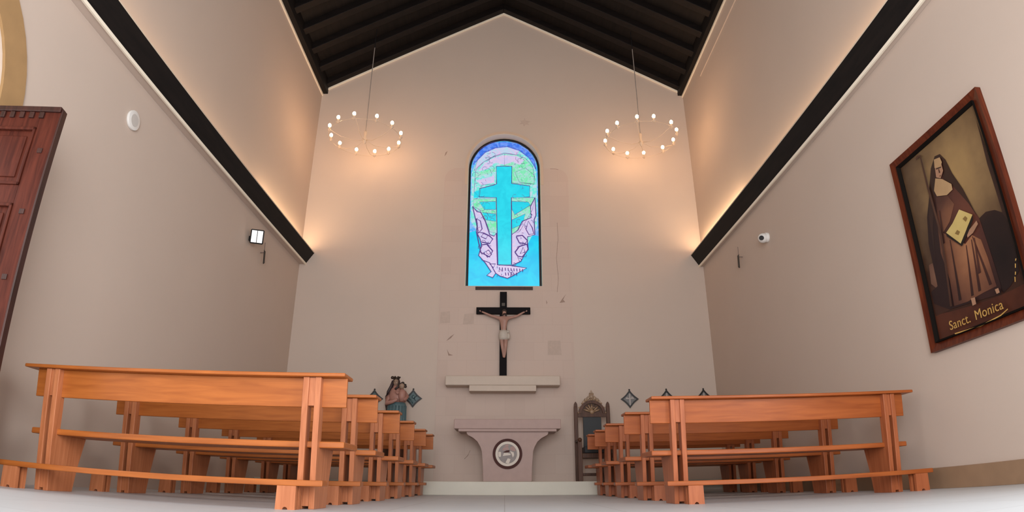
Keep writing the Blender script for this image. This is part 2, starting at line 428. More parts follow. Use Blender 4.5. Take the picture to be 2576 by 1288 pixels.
w_arcpink=[(-0.6, 6.731), (-0.443, 6.913), (-0.221, 7.028), (0.036, 7.059), (0.293, 6.965), (0.228, 6.855), (-0.027, 6.897), (-0.251, 6.823), (-0.471, 6.677), (-0.581, 6.569), (-0.673, 6.461)]
w_greenL=[(-0.642, 6.462), (-0.471, 6.677), (-0.25, 6.805), (-0.027, 6.879), (-0.026, 6.59), (-0.2, 6.571), (-0.197, 6.146), (-0.509, 6.127), (-0.551, 5.846), (-0.662, 5.97)]
w_greenR=[(-0.027, 6.879), (0.228, 6.855), (0.419, 6.773), (0.576, 6.575), (0.62, 6.256), (0.602, 6.15), (0.352, 6.166), (0.132, 6.183), (0.132, 6.573), (-0.026, 6.59)]
w_yelR=[(0.195, 6.43), (0.418, 6.538), (0.605, 6.362), (0.596, 6.15), (0.289, 6.201)]
w_midL=[(-0.674, 5.798), (-0.194, 5.817), (-0.178, 5.028), (-0.324, 5.06), (-0.419, 5.325), (-0.546, 5.56), (-0.67, 5.627)]
w_midR=[(0.126, 5.818), (0.598, 5.838), (0.564, 5.565), (0.438, 5.329), (0.284, 5.063), (0.132, 5.013)]
w_rayL1=[(-0.549, 5.73), (-0.209, 5.748), (-0.201, 5.561), (-0.438, 5.56)]
w_rayL2=[(-0.483, 5.492), (-0.2, 5.46), (-0.198, 5.293), (-0.404, 5.325)]
w_rayR1=[(0.132, 5.75), (0.473, 5.734), (0.519, 5.666), (0.193, 5.445), (0.132, 5.563)]
w_rayR2=[(0.132, 5.327), (0.409, 5.463), (0.346, 5.228), (0.132, 5.128)]
w_handL=[(-0.686, 5.627), (-0.591, 5.509), (-0.514, 5.492), (-0.418, 5.292), (-0.323, 4.995), (-0.232, 4.962), (-0.187, 5.028), (-0.16, 4.336), (0.117, 4.327), (0.126, 4.321), (0.429, 4.275), (0.161, 4.117), (0.043, 4.055), (-0.105, 4.101), (-0.194, 4.163), (-0.253, 4.069), (-0.372, 4.115), (-0.284, 4.194), (-0.405, 4.382), (-0.542, 4.541), (-0.486, 4.766), (-0.518, 4.896), (-0.597, 5.059), (-0.585, 5.191)]
w_handR=[(0.518, 5.632), (0.614, 5.838), (0.63, 5.43), (0.591, 5.33), (0.602, 4.999), (0.45, 4.949), (0.449, 4.818), (0.463, 4.689), (0.311, 4.417), (0.146, 4.337), (0.126, 4.353), (0.126, 4.997), (0.254, 5.096), (0.346, 5.295), (0.531, 5.379)]
w_lineA=[(-0.597, 5.059), (-0.445, 5.027), (-0.323, 4.962), (-0.261, 4.897), (-0.321, 4.799), (-0.472, 4.831), (-0.501, 4.766), (-0.381, 4.783), (-0.259, 4.638), (-0.317, 4.51), (-0.498, 4.605)]
w_lineB=[(0.223, 4.964), (0.344, 4.981), (0.449, 4.867), (0.403, 4.802), (0.283, 4.818), (0.223, 4.948)]
w_lineC=[(0.192, 4.608), (0.282, 4.737), (0.433, 4.786), (0.463, 4.673), (0.341, 4.512), (0.251, 4.528), (0.198, 4.608)]
w_lineD=[(-0.481, 4.446), (-0.316, 4.383), (-0.194, 4.163)]
full = arch_pts(WR-0.05, WZ0+0.045)
pane(full, 'blue')
pane([(-0.745, 5.05), (-0.745, 6.5), (-0.69, 6.80), (-0.5, 7.06), (-0.25, 7.18), (0.2, 7.18), (0.45, 7.04), (0.63, 6.80), (0.68, 6.5), (0.68, 4.98), (0.55, 5.0), (0.5, 5.8), (-0.55, 5.8), (-0.60, 5.1)], 'rim')
pane([(-0.72, 5.3), (-0.72, 6.45), (-0.60, 6.75), (-0.3, 7.0), (0.0, 7.06), (0.3, 6.96), (0.56, 6.72), (0.655, 6.45), (0.655, 5.2), (0.4, 4.7), (0.2, 4.35), (-0.25, 4.35), (-0.45, 4.8), (-0.58, 5.1)], 'green')
pane(w_arcblue, 'deep'); pane(w_arcpink, 'pink'); pane(w_greenL, 'green'); pane(w_greenR, 'lime')
pane([(-0.60, 6.46), (-0.45, 6.66), (-0.25, 6.80), (-0.03, 6.86), (0.22, 6.84), (0.40, 6.74), (0.30, 6.62), (0.16, 6.70), (-0.03, 6.62), (-0.22, 6.68), (-0.38, 6.52)], 'hand')
pane([(-0.645, 6.42), (-0.23, 6.54), (-0.22, 6.46), (-0.64, 6.30)], 'lime'); pane([(-0.63, 6.24), (-0.24, 6.36), (-0.235, 6.20), (-0.50, 6.13)], 'hand')
pane(w_yelR, 'lime'); pane(w_midL, 'lime'); pane(w_midR, 'lime')
for r in (w_rayL1, w_rayL2, w_rayR1, w_rayR2): pane(r, 'cyan')
pane([(-0.66, 5.97), (-0.24, 6.13), (-0.19, 5.84), (-0.67, 5.83)], 'cyan')
pane(w_handL, 'hand'); pane(w_handR, 'hand'); pane(w_cross, 'cyan')
obj('glass_pane', bm, [gl[k] for k in keys], win)

bm = bmesh.new()
def lead(pts, r=0.007, closed=True):
    tube(bm, [(x-WXC, -lay[0]-0.004, z-WZ0) for x, z in pts], r, 5, closed=closed)
lead(w_cross, 0.009)
for L in (w_arcblue, w_arcpink, w_greenL, w_greenR, w_yelR, w_midL, w_midR): lead(L, 0.004)
for L in (w_rayL1, w_rayL2, w_rayR1, w_rayR2): lead(L, 0.0045)
for L in (w_handL, w_handR): lead(L, 0.011)
for L in (w_lineA, w_lineB, w_lineC): lead(L, 0.014)
for L in ([(-0.60, 5.35), (-0.52, 5.30), (-0.48, 5.12), (-0.56, 5.02)], [(-0.50, 4.95), (-0.40, 4.90), (-0.36, 4.98), (-0.45, 5.02)], [(-0.44, 4.60), (-0.36, 4.50), (-0.28, 4.56), (-0.34, 4.66)], [(-0.32, 4.36), (-0.24, 4.28), (-0.20, 4.36)], [(0.36, 4.72), (0.40, 4.62), (0.30, 4.58)], [(0.47, 5.30), (0.55, 5.15), (0.58, 5.02), (0.48, 5.0), (0.42, 5.12)], [(0.25, 4.50), (0.33, 4.46), (0.29, 4.40)]): lead(L, 0.011)
for k in range(9): lead([(-0.12+0.058*k, 4.285-0.004*k), (-0.115+0.058*k, 4.225-0.004*k)], 0.009, False)
for k in range(5): lead([(0.0+0.055*k, 4.175), (0.01+0.055*k, 4.115)], 0.009, False)
lead(w_lineD, 0.009, False)
rnd = random.Random(4)
for (cx, cz, n, s) in ((-0.40, 4.70, 6, 0.05), (-0.50, 5.35, 4, 0.045), (0.30, 4.63, 3, 0.04), (0.34, 4.90, 3, 0.04), (0.47, 5.30, 4, 0.05), (-0.08, 4.21, 8, 0.03), (0.2, 4.24, 4, 0.03)):
    for k in range(n):
        x = cx+rnd.uniform(-0.1, 0.1); z = cz+rnd.uniform(-0.14, 0.14)
        a0 = rnd.uniform(0, 6.28); sz = s*rnd.uniform(0.6, 1.2)
        lead([(x+sz*math.cos(a0+t*0.9), z+sz*math.sin(a0+t*0.9)) for t in range(rnd.choice((3, 4, 6)))], 0.0055, False)
for k in range(70):
    side = rnd.choice((-1, 1)); z = rnd.uniform(5.1, 6.95)
    wmax = 0.62 if z < 6.4 else 0.42
    x = rnd.uniform(0.22, wmax); x = WXC+side*x
    a0 = rnd.uniform(0, 6.28); sz = rnd.uniform(0.03, 0.07)
    lead([(x+sz*math.cos(a0+t*0.8), z+sz*math.sin(a0+t*0.8)) for t in range(rnd.choice((2, 3, 5)))], 0.0035, False)
LEAD = plain('violet_leading', lin((112, 84, 178)), 0.5)
obj('leading', bm, LEAD, win)

# daylight behind the glass niche is the lit glass itself; close the niche
# ------------------------------------------------------------------ doorway and door
bm = bmesh.new()
def ring_pts(r, n=24): return [(dc-r*math.cos(PI*k/n), DZS+r*math.sin(PI*k/n)) for k in range(n+1)]
A = [(dc-0.955, 0.001)]+ring_pts(0.955)+[(dc+0.955, 0.001)]
B = [(dc-1.225, 0.001)]+ring_pts(1.225)+[(dc+1.225, 0.001)]
arch_root = empty('trim_9', (XL, dc, 0)); tag_struct(arch_root, 'ochre stone arch around the doorway on the left', 'arch')
groups_ = [[0]]+[list(range(1+i*4, 5+i*4)) for i in range(6)]+[[25]]
for g in groups_:
    bm = bmesh.new()
    for i in g:
        q = [A[i], A[i+1], B[i+1], B[i]]
        prism(bm, [(y-dc, z) for y, z in q], 'x', 0.001, 0.03)
    bmesh.ops.remove_doubles(bm, verts=bm.verts, dist=1e-4)
    bmesh.ops.scale(bm, vec=(1, 0.998, 0.999), verts=bm.verts)
    obj('arch_stone', bm, OCHRE, arch_root)

# cream fanlight panel filling the arch above the doorway
fan = empty('window_2', (XL-0.16, dc, DZS)); tag_struct(fan, 'cream fanlight panel in the arch above the open door', 'fanlight')
bm = bmesh.new(); prism(bm, [(y-dc, z-DZS) for y, z in ring_pts(0.955)], 'x', -0.02, 0.02); obj('panel', bm, CREAM, fan)
bm = bmesh.new(); box(bm, 0.0, 0.05, -0.95, 0.95, -0.06, -0.001, 0.006); obj('transom', bm, MAHOG_D, fan)

# open door leaf
hx, hy, fx, fy = XL+0.01, 3.68, -3.43, 3.775
dl = math.hypot(fx-hx, fy-hy); dang = math.atan2(fy-hy, fx-hx)
door = empty('door_1', (hx, hy, 0.0), dang); tag_struct(door, 'open carved mahogany door leaf at the left edge of the photo', 'door')
DH = 2.785
bm = bmesh.new()
box(bm, 0, 0.10, 0, 0.05, 0.01, DH, 0.004); box(bm, dl-0.17, dl, 0, 0.055, 0.01, DH, 0.006)
for z0, z1 in ((0.01, 0.20), (0.93, 1.05), (1.98, 2.13), (2.62, DH)):
    box(bm, 0.10, dl-0.17, 0.0, 0.05, z0, z1, 0.004)
obj('door_frame', bm, MAHOG, door)
for z0, z1 in ((0.20, 0.93), (1.05, 1.98), (2.13, 2.62)):
    bm = bmesh.new()
    box(bm, 0.10, dl-0.17, 0.022, 0.036, z0, z1)
    box(bm, 0.16, dl-0.235, 0.010, 0.026, z0+0.07, z1-0.07, 0.008)
    obj('door_panel', bm, MAHOG, door)
    bm = bmesh.new()
    for a, b_, c, d in ((0.10, dl-0.17, z0, z0+0.025), (0.10, dl-0.17, z1-0.025, z1), (0.10, 0.122, z0, z1), (dl-0.192, dl-0.17, z0, z1)):
        box(bm, a, b_, -0.012, 0.024, c, d, 0.006)
    obj('panel_moulding', bm, MAHOG, door)
bm = bmesh.new()
for k in range(6): box(bm, 0.06+k*0.085, 0.10+k*0.085, -0.018, 0.004, 2.70, 2.75, 0.003)
box(bm, 0, dl, -0.02, 0.06, 2.755, 2.80, 0.006)
obj('dentil_moulding', bm, MAHOG_D, door)
bm = bmesh.new()
for k in range(5): box(bm, dl-0.10, dl-0.06, -0.008, 0.004, 0.4+k*0.5, 0.44+k*0.5, 0.003)
obj('iron_stud', bm, MAHOG_D, door)
bm = bmesh.new(); box(bm, dl-0.0005, dl+0.014, -0.004, 0.06, 0.01, DH, 0.004)
obj('edge_strip', bm, MAHOG_D, door)

# ------------------------------------------------------------------ pews
def make_pew(s, PEW, PEWZ):
    """s=+1: aisle end at +x. Local y=0 is the near edge of the book ledge, +y towards the altar."""
    h = 1.215
    t = empty('church_pew')
    def A(d0, d1):                               # offsets from the aisle end -> x range
        a, b = s*(h-d0), s*(h-d1); return min(a, b), max(a, b)
    def W(d0, d1):
        a, b = s*(-h+d0), s*(-h+d1); return min(a, b), max(a, b)
    bm = bmesh.new(); x0, x1 = sorted((s*h, s*(-h-0.07)))
    box(bm, x0, x1, -0.005, 0.24, 0.886, 0.912, 0.007)
    obj('book_ledge', bm, PEW, t)
    bm = bmesh.new(); x0, x1 = -h, h
    prism(bm, [(0.098, 0.684), (0.120, 0.684), (0.098, 0.886), (0.076, 0.886)], 'x', x0, x1, bev=0.004)
    obj('backrest', bm, PEW, t)
    bm = bmesh.new(); box(bm, -h, h, 0.115, 0.53, 0.408, 0.452, 0.008)
    obj('seat', bm, PEW, t)
    bm = bmesh.new(); x0, x1 = sorted((s*(h-0.07), s*(-h-0.09)))
    box(bm, x0, x1, -0.10, 0.035, 0.151, 0.190, 0.006)
    obj('kneeler', bm, PEW, t)
    prof = [(0.100, 0.0), (0.40, 0.0), (0.43, 0.19), (0.49, 0.408), (0.145, 0.408), (0.140, 0.60), (0.118, 0.886), (0.022, 0.886)]
    for x0, x1 in (A(0.172, 0.213), A(0.258, 0.300), W(0.115, 0.157), W(0.190, 0.232)):
        bm = bmesh.new(); prism(bm, prof, 'x', x0, x1, bev=0.004)
        obj('end_panel', bm, PEWZ, t)
    for f in (A(0.2135, 0.2575), W(0.1575, 0.1895)):
        bm = bmesh.new(); prism(bm, [(0.055, 0.69), (0.11, 0.69), (0.10, 0.884), (0.036, 0.884)], 'x', f[0], f[1])
        obj('spacer_block', bm, PEWZ, t)
        bm = bmesh.new(); box(bm, f[0], f[1], 0.10, 0.36, 0.02, 0.148)
        obj('spacer_block', bm, PEWZ, t)
    for f in (A(0.245, 0.372), W(-0.03, 0.095)):
        bm = bmesh.new(); a, b = f; m = (a+b)/2
        notch = [(m+0.018*math.cos(k*PI/6), 0.018*math.sin(k*PI/6)) for k in range(7)]
        prism(bm, [(a-0.003, 0.0)]+notch[::-1]+[(b+0.003, 0.0), (b, 0.151), (a, 0.151)], 'y', -0.095, -0.06, bev=0.0)
        prism(bm, [(a, 0.0)]+notch[::-1]+[(b, 0.0), (b, 0.151), (a, 0.151)], 'y', -0.015, 0.02, bev=0.0)
        box(bm, m-0.02, m+0.02, -0.06, -0.015, 0.05, 0.149)
        obj('kneeler_foot', bm, PEWZ, t)
    return t
PEW_R = wood('light_tinted_pew_wood', (0.27, 0.062, 0.012), (0.39, 0.102, 0.022), 0.36, 'X', 0.9, 0.35)  # same pew wood; redder, dimmer light of the right row put into the colour
PEWZ_R = wood('light_tinted_pew_wood_upright', (0.30, 0.08, 0.028), (0.43, 0.13, 0.05), 0.38, 'Z', 0.9, 0.35)
lp = make_pew(1, PEW, PEWZ); rp = make_pew(-1, PEW_R, PEWZ_R)
LX, RX = -2.325, 2.50
lrows = [(4.29, 'orange varnished pew left of the aisle, nearest the camera with its whole back showing'),
         (5.40, 'orange varnished pew left of the aisle, directly in front of the nearest left one'),
         (6.60, 'orange varnished pew left of the aisle, third row from the camera, beneath the statue'),
         (7.72, 'orange varnished pew left of the aisle, fourth row from the camera'),
         (8.90, 'orange varnished pew left of the aisle, fifth row, last but one before the altar step'),
         (9.83, 'orange varnished pew left of the aisle, sixth row, closest to the altar step')]
rrows = [(5.47, 'orange varnished pew right of the aisle, nearest the camera with its whole back showing'),
         (6.73, 'orange varnished pew right of the aisle, directly in front of the nearest right one'),
         (8.05, 'orange varnished pew right of the aisle, third row from the camera'),
         (9.02, 'orange varnished pew right of the aisle, fourth row, last but one before the altar step'),
         (9.84, 'orange varnished pew right of the aisle, fifth row, closest to the carved throne')]
for proto, X0, rows, grp in ((lp, LX, lrows, 'pews left of the aisle'), (rp, RX, rrows, 'pews right of the aisle')):
    for i, (y, lab) in enumerate(rows):
        o = proto if i == 0 else copy_tree(proto)
        o.location = (X0, y, 0.0)
        tag(o, lab, 'pew', grp)

# ------------------------------------------------------------------ altar, shelf, crucifix
alt = tag(empty('altar', (0.045, 10.6, 0.212)), 'pinkish stone altar table with a round medallion on its pedestal', 'altar')
def az(z): return z-0.212
bm = bmesh.new(); box(bm, -0.895, 0.893, 0.0, 0.62, az(1.058), az(1.215), 0.010)
box(bm, -0.82, 0.82, 0.02, 0.60, az(1.015), az(1.060), 0.006)
obj('table_top', bm, STONE, alt)
def side(sg):
    p = [(0.40, 0.0), (0.405, 0.25), (0.425, 0.48), (0.445, 0.56), (0.495, 0.645), (0.565, 0.705), (0.66, 0.745), (0.685, 0.775), (0.685, 0.803)]
    return [(sg*x, z) for x, z in p]
bm = bmesh.new(); prism(bm, side(1)+side(-1)[::-1], 'y', 0.07, 0.52, bev=0.006)
obj('pedestal', bm, STONE, alt)
med = None
bm = bmesh.new()
n = 48
def disc_ring(bm, r0, r1, y0, y1, mi=0):
    for k in range(n):
        a, b = 2*PI*k/n, 2*PI*(k+1)/n
        q = [(r0*math.cos(a), r0*math.sin(a)), (r0*math.cos(b), r0*math.sin(b)), (r1*math.cos(b), r1*math.sin(b)), (r1*math.cos(a), r1*math.sin(a))]
        prism(bm, q, 'y', y0, y1, mi=mi)
MED_D = plain('dark_brown_mosaic', (0.13, 0.085, 0.065), 0.4, var=0.4, scale=22)
MED_R = plain('maroon_ring', (0.065, 0.022, 0.018), 0.6, spec=0.15)
MED_L = plain('ivory_mosaic', (0.56, 0.48, 0.40), 0.45)
MED_P = plain('rose_mosaic', (0.30, 0.15, 0.12), 0.45, var=0.25, scale=30)
disc_ring(bm, 0.20, 0.245, 0.052, 0.0685)
medo = obj('medallion', bm, MED_R, alt, loc=(0.0, 0, az(0.656)))
bm = bmesh.new(); disc_ring(bm, 0.158, 0.199, 0.050, 0.0685); obj('ivory_ring', bm, MED_L, medo)
bm = bmesh.new()
prism(bm, [(0.157*math.cos(2*PI*k/n), 0.157*math.sin(2*PI*k/n)) for k in range(n)], 'y', 0.058, 0.0685)
def mz(pts, mi, d=0.056):
    prism(bm, [((X-595)*0.000505, (650-Y)*0.000505) for X, Y in pts], 'y', d, 0.0585, mi=mi)
mz([(295, 600), (340, 585), (385, 600), (380, 740), (325, 752), (298, 720)], 1)
mz([(440, 720), (480, 622), (600, 620), (700, 650), (690, 690)], 1)
mz([(680, 560), (800, 605), (812, 690), (770, 770), (735, 660)], 1)
mz([(530, 930), (550, 890), (605, 792), (695, 820), (650, 950), (600, 958)], 1)
mz([(430, 545), (425, 505), (480, 450), (620, 430), (640, 520)], 2)
mz([(480, 420), (540, 360), (610, 340), (640, 400), (560, 435)], 2)
mz([(680, 520), (690, 440), (780, 400), (850, 470), (860, 560), (760, 560)], 2)
mz([(440, 600), (560, 545), (665, 530), (655, 600), (520, 612)], 3, 0.057)
obj('mosaic', bm, [MED_D, MED_L, MED_P, MED_R], medo)

sh = tag(empty('wall_shelf', (-0.04, 11.492, 1.74)), 'long pale stone shelf on the wall above the altar', 'shelf')
bm = bmesh.new(); box(bm, -1.035, 1.035, -0.33, 0.0, 0.125, 0.30, 0.018); obj('slab', bm, STONE_L, sh)
bm = bmesh.new(); box(bm, -0.60, 0.60, -0.34, 0.0, 0.02, 0.124, 0.008); obj('bracket_block', bm, STONE_L, sh)

crx = tag(empty('crucifix', (-0.036, 11.42, 2.0405)), 'black wooden crucifix with a pale carved figure standing on the stone shelf', 'crucifix')
bm = bmesh.new(); box(bm, -0.067, 0.067, -0.03, 0.03, 0.0, 1.645, 0.004); obj('upright', bm, BLACK, crx)
bm = bmesh.new(); box(bm, -0.515, 0.515, -0.034, 0.026, 1.208, 1.335, 0.004); obj('crossbar', bm, BLACK, crx)
bm = bmesh.new(); box(bm, -0.03, 0.03, -0.038, -0.03, 1.36, 1.42); obj('title_plate', bm, plain('parchment_plate', (0.06, 0.05, 0.04), 0.6), crx)
FLESH = plain('painted_flesh', (0.36, 0.20, 0.155), 0.5, var=0.15, scale=20)
CLOTH = plain('ivory_loincloth', (0.48, 0.42, 0.36), 0.6, var=0.1, scale=20)
HAIR = plain('dark_brown_hair', (0.03, 0.018, 0.014), 0.6)
def skin_body(name, verts, edges, radii, m, parent, sub=2):
    me = bpy.data.meshes.new(name); me.from_pydata(verts, edges, []); me.materials.append(m)
    o = bpy.data.objects.new(name, me); C.objects.link(o); o.parent = parent
    sk = o.modifiers.new('skin', 'SKIN'); sk.use_smooth_shade = True
    if not me.skin_vertices: 
        bpy.context.view_layer.update()
    for i, r in enumerate(radii):
        d = me.skin_vertices[0].data[i]
        d.radius = r if isinstance(r, tuple) else (r, r); d.use_root = (i == 0); d.use_loose = False
    ss = o.modifiers.new('sub', 'SUBSURF'); ss.levels = sub; ss.render_levels = sub
    return o
z0 = 2.0405
F = lambda x, y, z: (x+0.036, y, z-z0)
yv = -0.085
V = [F(-0.026, yv, 2.80), F(-0.030, yv-0.01, 2.93), F(-0.028, yv-0.015, 3.05), F(-0.026, yv, 3.13), F(-0.024, yv-0.02, 3.175), F(-0.020, yv-0.05, 3.235), F(-0.016, yv-0.055, 3.275),
     F(-0.10, yv, 3.145), F(-0.28, yv+0.02, 3.205), F(-0.40, yv+0.03, 3.262), F(-0.448, yv+0.03, 3.282),
     F(0.05, yv, 3.148), F(0.215, yv+0.02, 3.19), F(0.33, yv+0.03, 3.262), F(0.375, yv+0.03, 3.282),
     F(-0.065, yv, 2.75), F(-0.05, yv-0.035, 2.61), F(-0.030, yv+0.01, 2.46), F(-0.026, yv-0.01, 2.395),
     F(0.012, yv, 2.75), F(0.010, yv-0.04, 2.62), F(-0.008, yv+0.005, 2.46), F(-0.016, yv-0.02, 2.39)]
Ee = [(0, 1), (1, 2), (2, 3), (3, 4), (4, 5), (5, 6), (3, 7), (7, 8), (8, 9), (9, 10), (3, 11), (11, 12), (12, 13), (13, 14), (0, 15), (15, 16), (16, 17), (17, 18), (0, 19), (19, 20), (20, 21), (21, 22)]
rr = [(0.066, 0.05), (0.056, 0.042), (0.074, 0.05), (0.062, 0.045), 0.026, (0.038, 0.045), (0.032, 0.036),
      0.034, 0.024, 0.018, 0.014, 0.034, 0.024, 0.018, 0.014, 0.044, 0.036, 0.025, 0.018, 0.044, 0.036, 0.025, 0.018]
corpus = skin_body('figure', V, Ee, rr, FLESH, crx)
bm = bmesh.new()
loft(bm, [F(-0.028, yv, 2.73)+(0.082, 0.062), F(-0.028, yv, 2.78)+(0.092, 0.068), F(-0.028, yv, 2.86)+(0.088, 0.066), F(-0.03, yv, 2.91)+(0.074, 0.058)], 16)
ball(bm, F(0.065, yv-0.02, 2.80), 0.036, 0.8, 0.8, 1.6); ball(bm, F(0.055, yv-0.03, 2.88), 0.03, 1, 1, 1)
obj('loincloth', bm, CLOTH, corpus, smooth=True)
bm = bmesh.new(); ball(bm, F(-0.018, yv-0.03, 3.262), 0.048, 1.0, 0.9, 1.1); ball(bm, F(-0.05, yv-0.02, 3.20), 0.02, 0.8, 0.8, 2.0); ball(bm, F(0.015, yv-0.02, 3.20), 0.02, 0.8, 0.8, 2.0)
obj('hair', bm, HAIR, corpus, smooth=True)
for sx, xx in ((-1, -0.46), (1, 0.387)):
    bm = bmesh.new()
    for k in range(5):
        a = (k-2)*0.35
        p = Vector(F(xx, yv+0.03, 3.284)); d = Vector((sx*math.cos(a), -0.2, 0.55+math.sin(a)*0.6)).normalized()
        tube(bm, [p, p+d*0.02, p+d*0.034+Vector((0, -0.006, 0))], 0.0055, 6, taper=[1, 0.9, 0.6])
    obj('hand', bm, FLESH, corpus, smooth=True)

# ------------------------------------------------------------------ throne
th = tag(empty('carved_throne', (1.517, 10.86, 0.212)), 'tall brown carved throne with black seat and back, right of the altar', 'throne')
TW = wood('throne_walnut', (0.055, 0.022, 0.012), (0.115, 0.05, 0.028), 0.5, 'Z', 1.0, 0.25)
GILT = plain('worn_gilt_carving', (0.30, 0.19, 0.11), 0.45, var=0.5, scale=45)
tz = lambda z: z-0.212
for sg in (-1, 1):
    bm = bmesh.new(); x = sg*0.282
    box(bm, x-0.032, x+0.032, 0.10, 0.16, 0.0, tz(1.46), 0.006)
    prism(bm, [(x-0.032, tz(1.46)), (x+0.032, tz(1.46)), (x+0.026, tz(1.51)), (x+0.008, tz(1.545)), (x-0.008, tz(1.545)), (x-0.026, tz(1.51))], 'y', 0.105, 0.155)
    obj('post', bm, TW, th)
    bm = bmesh.new(); box(bm, x-0.035, x+0.035, -0.36, -0.30, 0.0, tz(0.85), 0.006); obj('front_leg', bm, TW, th)
    bm = bmesh.new(); box(bm, x-0.03, x+0.03, -0.37, 0.10, tz(0.85), tz(0.89), 0.01); ball(bm, (x, -0.37, tz(0.87)), 0.035); obj('armrest', bm, TW, th)
bm = bmesh.new()
AR = 0.235
outer = [(AR*math.cos(PI-PI*k/20), tz(1.345)+0.225*math.sin(PI*k/20)) for k in range(21)]
inner = [(0.185*math.cos(PI-PI*k/20), tz(1.345)+0.175*math.sin(PI*k/20)) for k in range(21)]
for k in range(20): prism(bm, [outer[k], outer[k+1], inner[k+1], inner[k]], 'y', 0.085, 0.16)
prism(bm, [(-0.25, tz(1.285)), (0.25, tz(1.285)), (0.25, tz(1.35)), (-0.25, tz(1.35))], 'y', 0.10, 0.16)
prism(bm, inner, 'y', 0.125, 0.15)
crest = obj('crest', bm, TW, th)
bm = bmesh.new()
for k in range(7):
    a = PI*(0.12+0.76*k/6); tube(bm, [(0.03*math.cos(a), 0.115, tz(1.36)+0.03*math.sin(a)), (0.09*math.cos(a), 0.10, tz(1.36)+0.09*math.sin(a)), (0.155*math.cos(a), 0.115, tz(1.36)+0.15*math.sin(a))], 0.017, 6, taper=[0.5, 1, 0.6])
ball(bm, (0, 0.105, tz(1.375)), 0.042, 1, 0.6, 1)
obj('shell_carving', bm, GILT, crest, smooth=True)
bm = bmesh.new()
og = [(-0.155, tz(1.52)), (-0.16, tz(1.56)), (-0.10, tz(1.60)), (-0.045, tz(1.66)), (-0.018, tz(1.72)), (0, tz(1.757)), (0.018, tz(1.72)), (0.045, tz(1.66)), (0.10, tz(1.60)), (0.16, tz(1.56)), (0.155, tz(1.52)), (0.08, tz(1.567)), (0, tz(1.58)), (-0.08, tz(1.567))]
prism(bm, og, 'y', 0.11, 0.14)
for (cx, cz, r) in ((-0.10, 1.575, 0.03), (0.10, 1.575, 0.03), (-0.055, 1.61, 0.026), (0.055, 1.61, 0.026), (0, 1.64, 0.03), (0, 1.60, 0.022), (-0.02, 1.685, 0.016), (0.02, 1.685, 0.016)):
    tube(bm, [(cx+r*math.cos(t), 0.106, tz(cz)+r*math.sin(t)) for t in [2*PI*k/10 for k in range(10)]], 0.008, 5, closed=True)
for k in range(9):
    a = PI*k/8
    ball(bm, (0.235*math.cos(a), 0.10, tz(1.345)+0.225*math.sin(a)+0.012), 0.017)
obj('pinnacle_carving', bm, GILT, crest, smooth=40)
bm = bmesh.new(); box(bm, -0.16, 0.155, 0.105, 0.15, tz(0.74), tz(1.284), 0.006); obj('back_panel', bm, LEATHER, th)
bm = bmesh.new(); box(bm, -0.205, 0.20, -0.33, 0.09, tz(0.655), tz(0.765), 0.015); obj('seat_cushion', bm, LEATHER, th)
bm = bmesh.new(); box(bm, -0.245, 0.245, -0.35, 0.15, tz(0.58), tz(0.654), 0.005); obj('seat_rail', bm, TW, th)
for y0, y1 in ((-0.33, -0.30), (0.11, 0.14)):
    bm = bmesh.new(); box(bm, -0.25, 0.25, y0, y1, tz(0.30), tz(0.34), 0.004); obj('stretcher', bm, TW, th)

# ------------------------------------------------------------------ statue
st = tag(empty('madonna_statue', (-1.88, 10.95, 0.212)), 'painted statue of a crowned woman in rose and teal holding a dark haired child', 'statue')
TEAL = plain('teal_robe', (0.072, 0.125, 0.135), 0.5, var=0.25, scale=12)
ROSE = plain('rose_gown', (0.36, 0.18, 0.14), 0.55, var=0.18, scale=16)
VEIL = plain('dark_plum_veil', (0.035, 0.02, 0.02), 0.6, var=0.3, scale=15)
FACE = plain('gilded_face', (0.30, 0.20, 0.14), 0.5, var=0.12, scale=20)
bm = bmesh.new(); loft(bm, [(0, 0, 0, 0.24, 0.22), (0, 0, 0.04, 0.24, 0.22), (0, 0, 0.07, 0.20, 0.18), (0, 0, 0.62, 0.20, 0.18), (0, 0, 0.66, 0.23, 0.21), (0, 0, 0.70, 0.23, 0.21)], 24)
obj('pedestal', bm, TW, st, smooth=30)
S = lambda z: z-0.212
bm = bmesh.new()
rings = []
for z, rx, ry, cx in ((0.915, 0.21, 0.17, 0.01), (0.95, 0.20, 0.165, 0.01), (1.10, 0.175, 0.14, 0.0), (1.30, 0.17, 0.13, 0.0), (1.45, 0.172, 0.125, 0.0), (1.56, 0.12, 0.10, 0.01)):
    rings.append((cx, 0, S(z), rx, ry))
loft(bm, rings, 24)
for k in range(9):
    a = PI+PI*(k+0.5)/9
    tube(bm, [(0.155*math.cos(a)+0.004, 0.12*math.sin(a), S(1.46)), (0.165*math.cos(a), 0.125*math.sin(a), S(1.2)), (0.20*math.cos(a)+0.01, 0.16*math.sin(a), S(0.92))], 0.018, 6)
obj('robe', bm, TEAL, st, smooth=True)
bm = bmesh.new()
loft(bm, [(0.01, -0.01, S(1.52), 0.135, 0.11), (0.015, -0.015, S(1.60), 0.16, 0.125), (0.01, -0.01, S(1.68), 0.15, 0.11), (-0.015, 0, S(1.745), 0.115, 0.085), (-0.035, 0, S(1.79), 0.05, 0.05), (-0.037, 0, S(1.83), 0.04, 0.04)], 20)
tube(bm, [(-0.12, -0.01, S(1.70)), (-0.165, -0.04, S(1.60)), (-0.16, -0.08, S(1.50)), (-0.06, -0.15, S(1.52)), (0.03, -0.17, S(1.56))], 0.042, 10, taper=[1.1, 1.1, 1, 0.8, 0.5])
tube(bm, [(0.11, -0.01, S(1.70)), (0.165, -0.04, S(1.62)), (0.15, -0.12, S(1.56)), (0.08, -0.17, S(1.58))], 0.042, 10, taper=[1.1, 1.1, 0.9, 0.5])
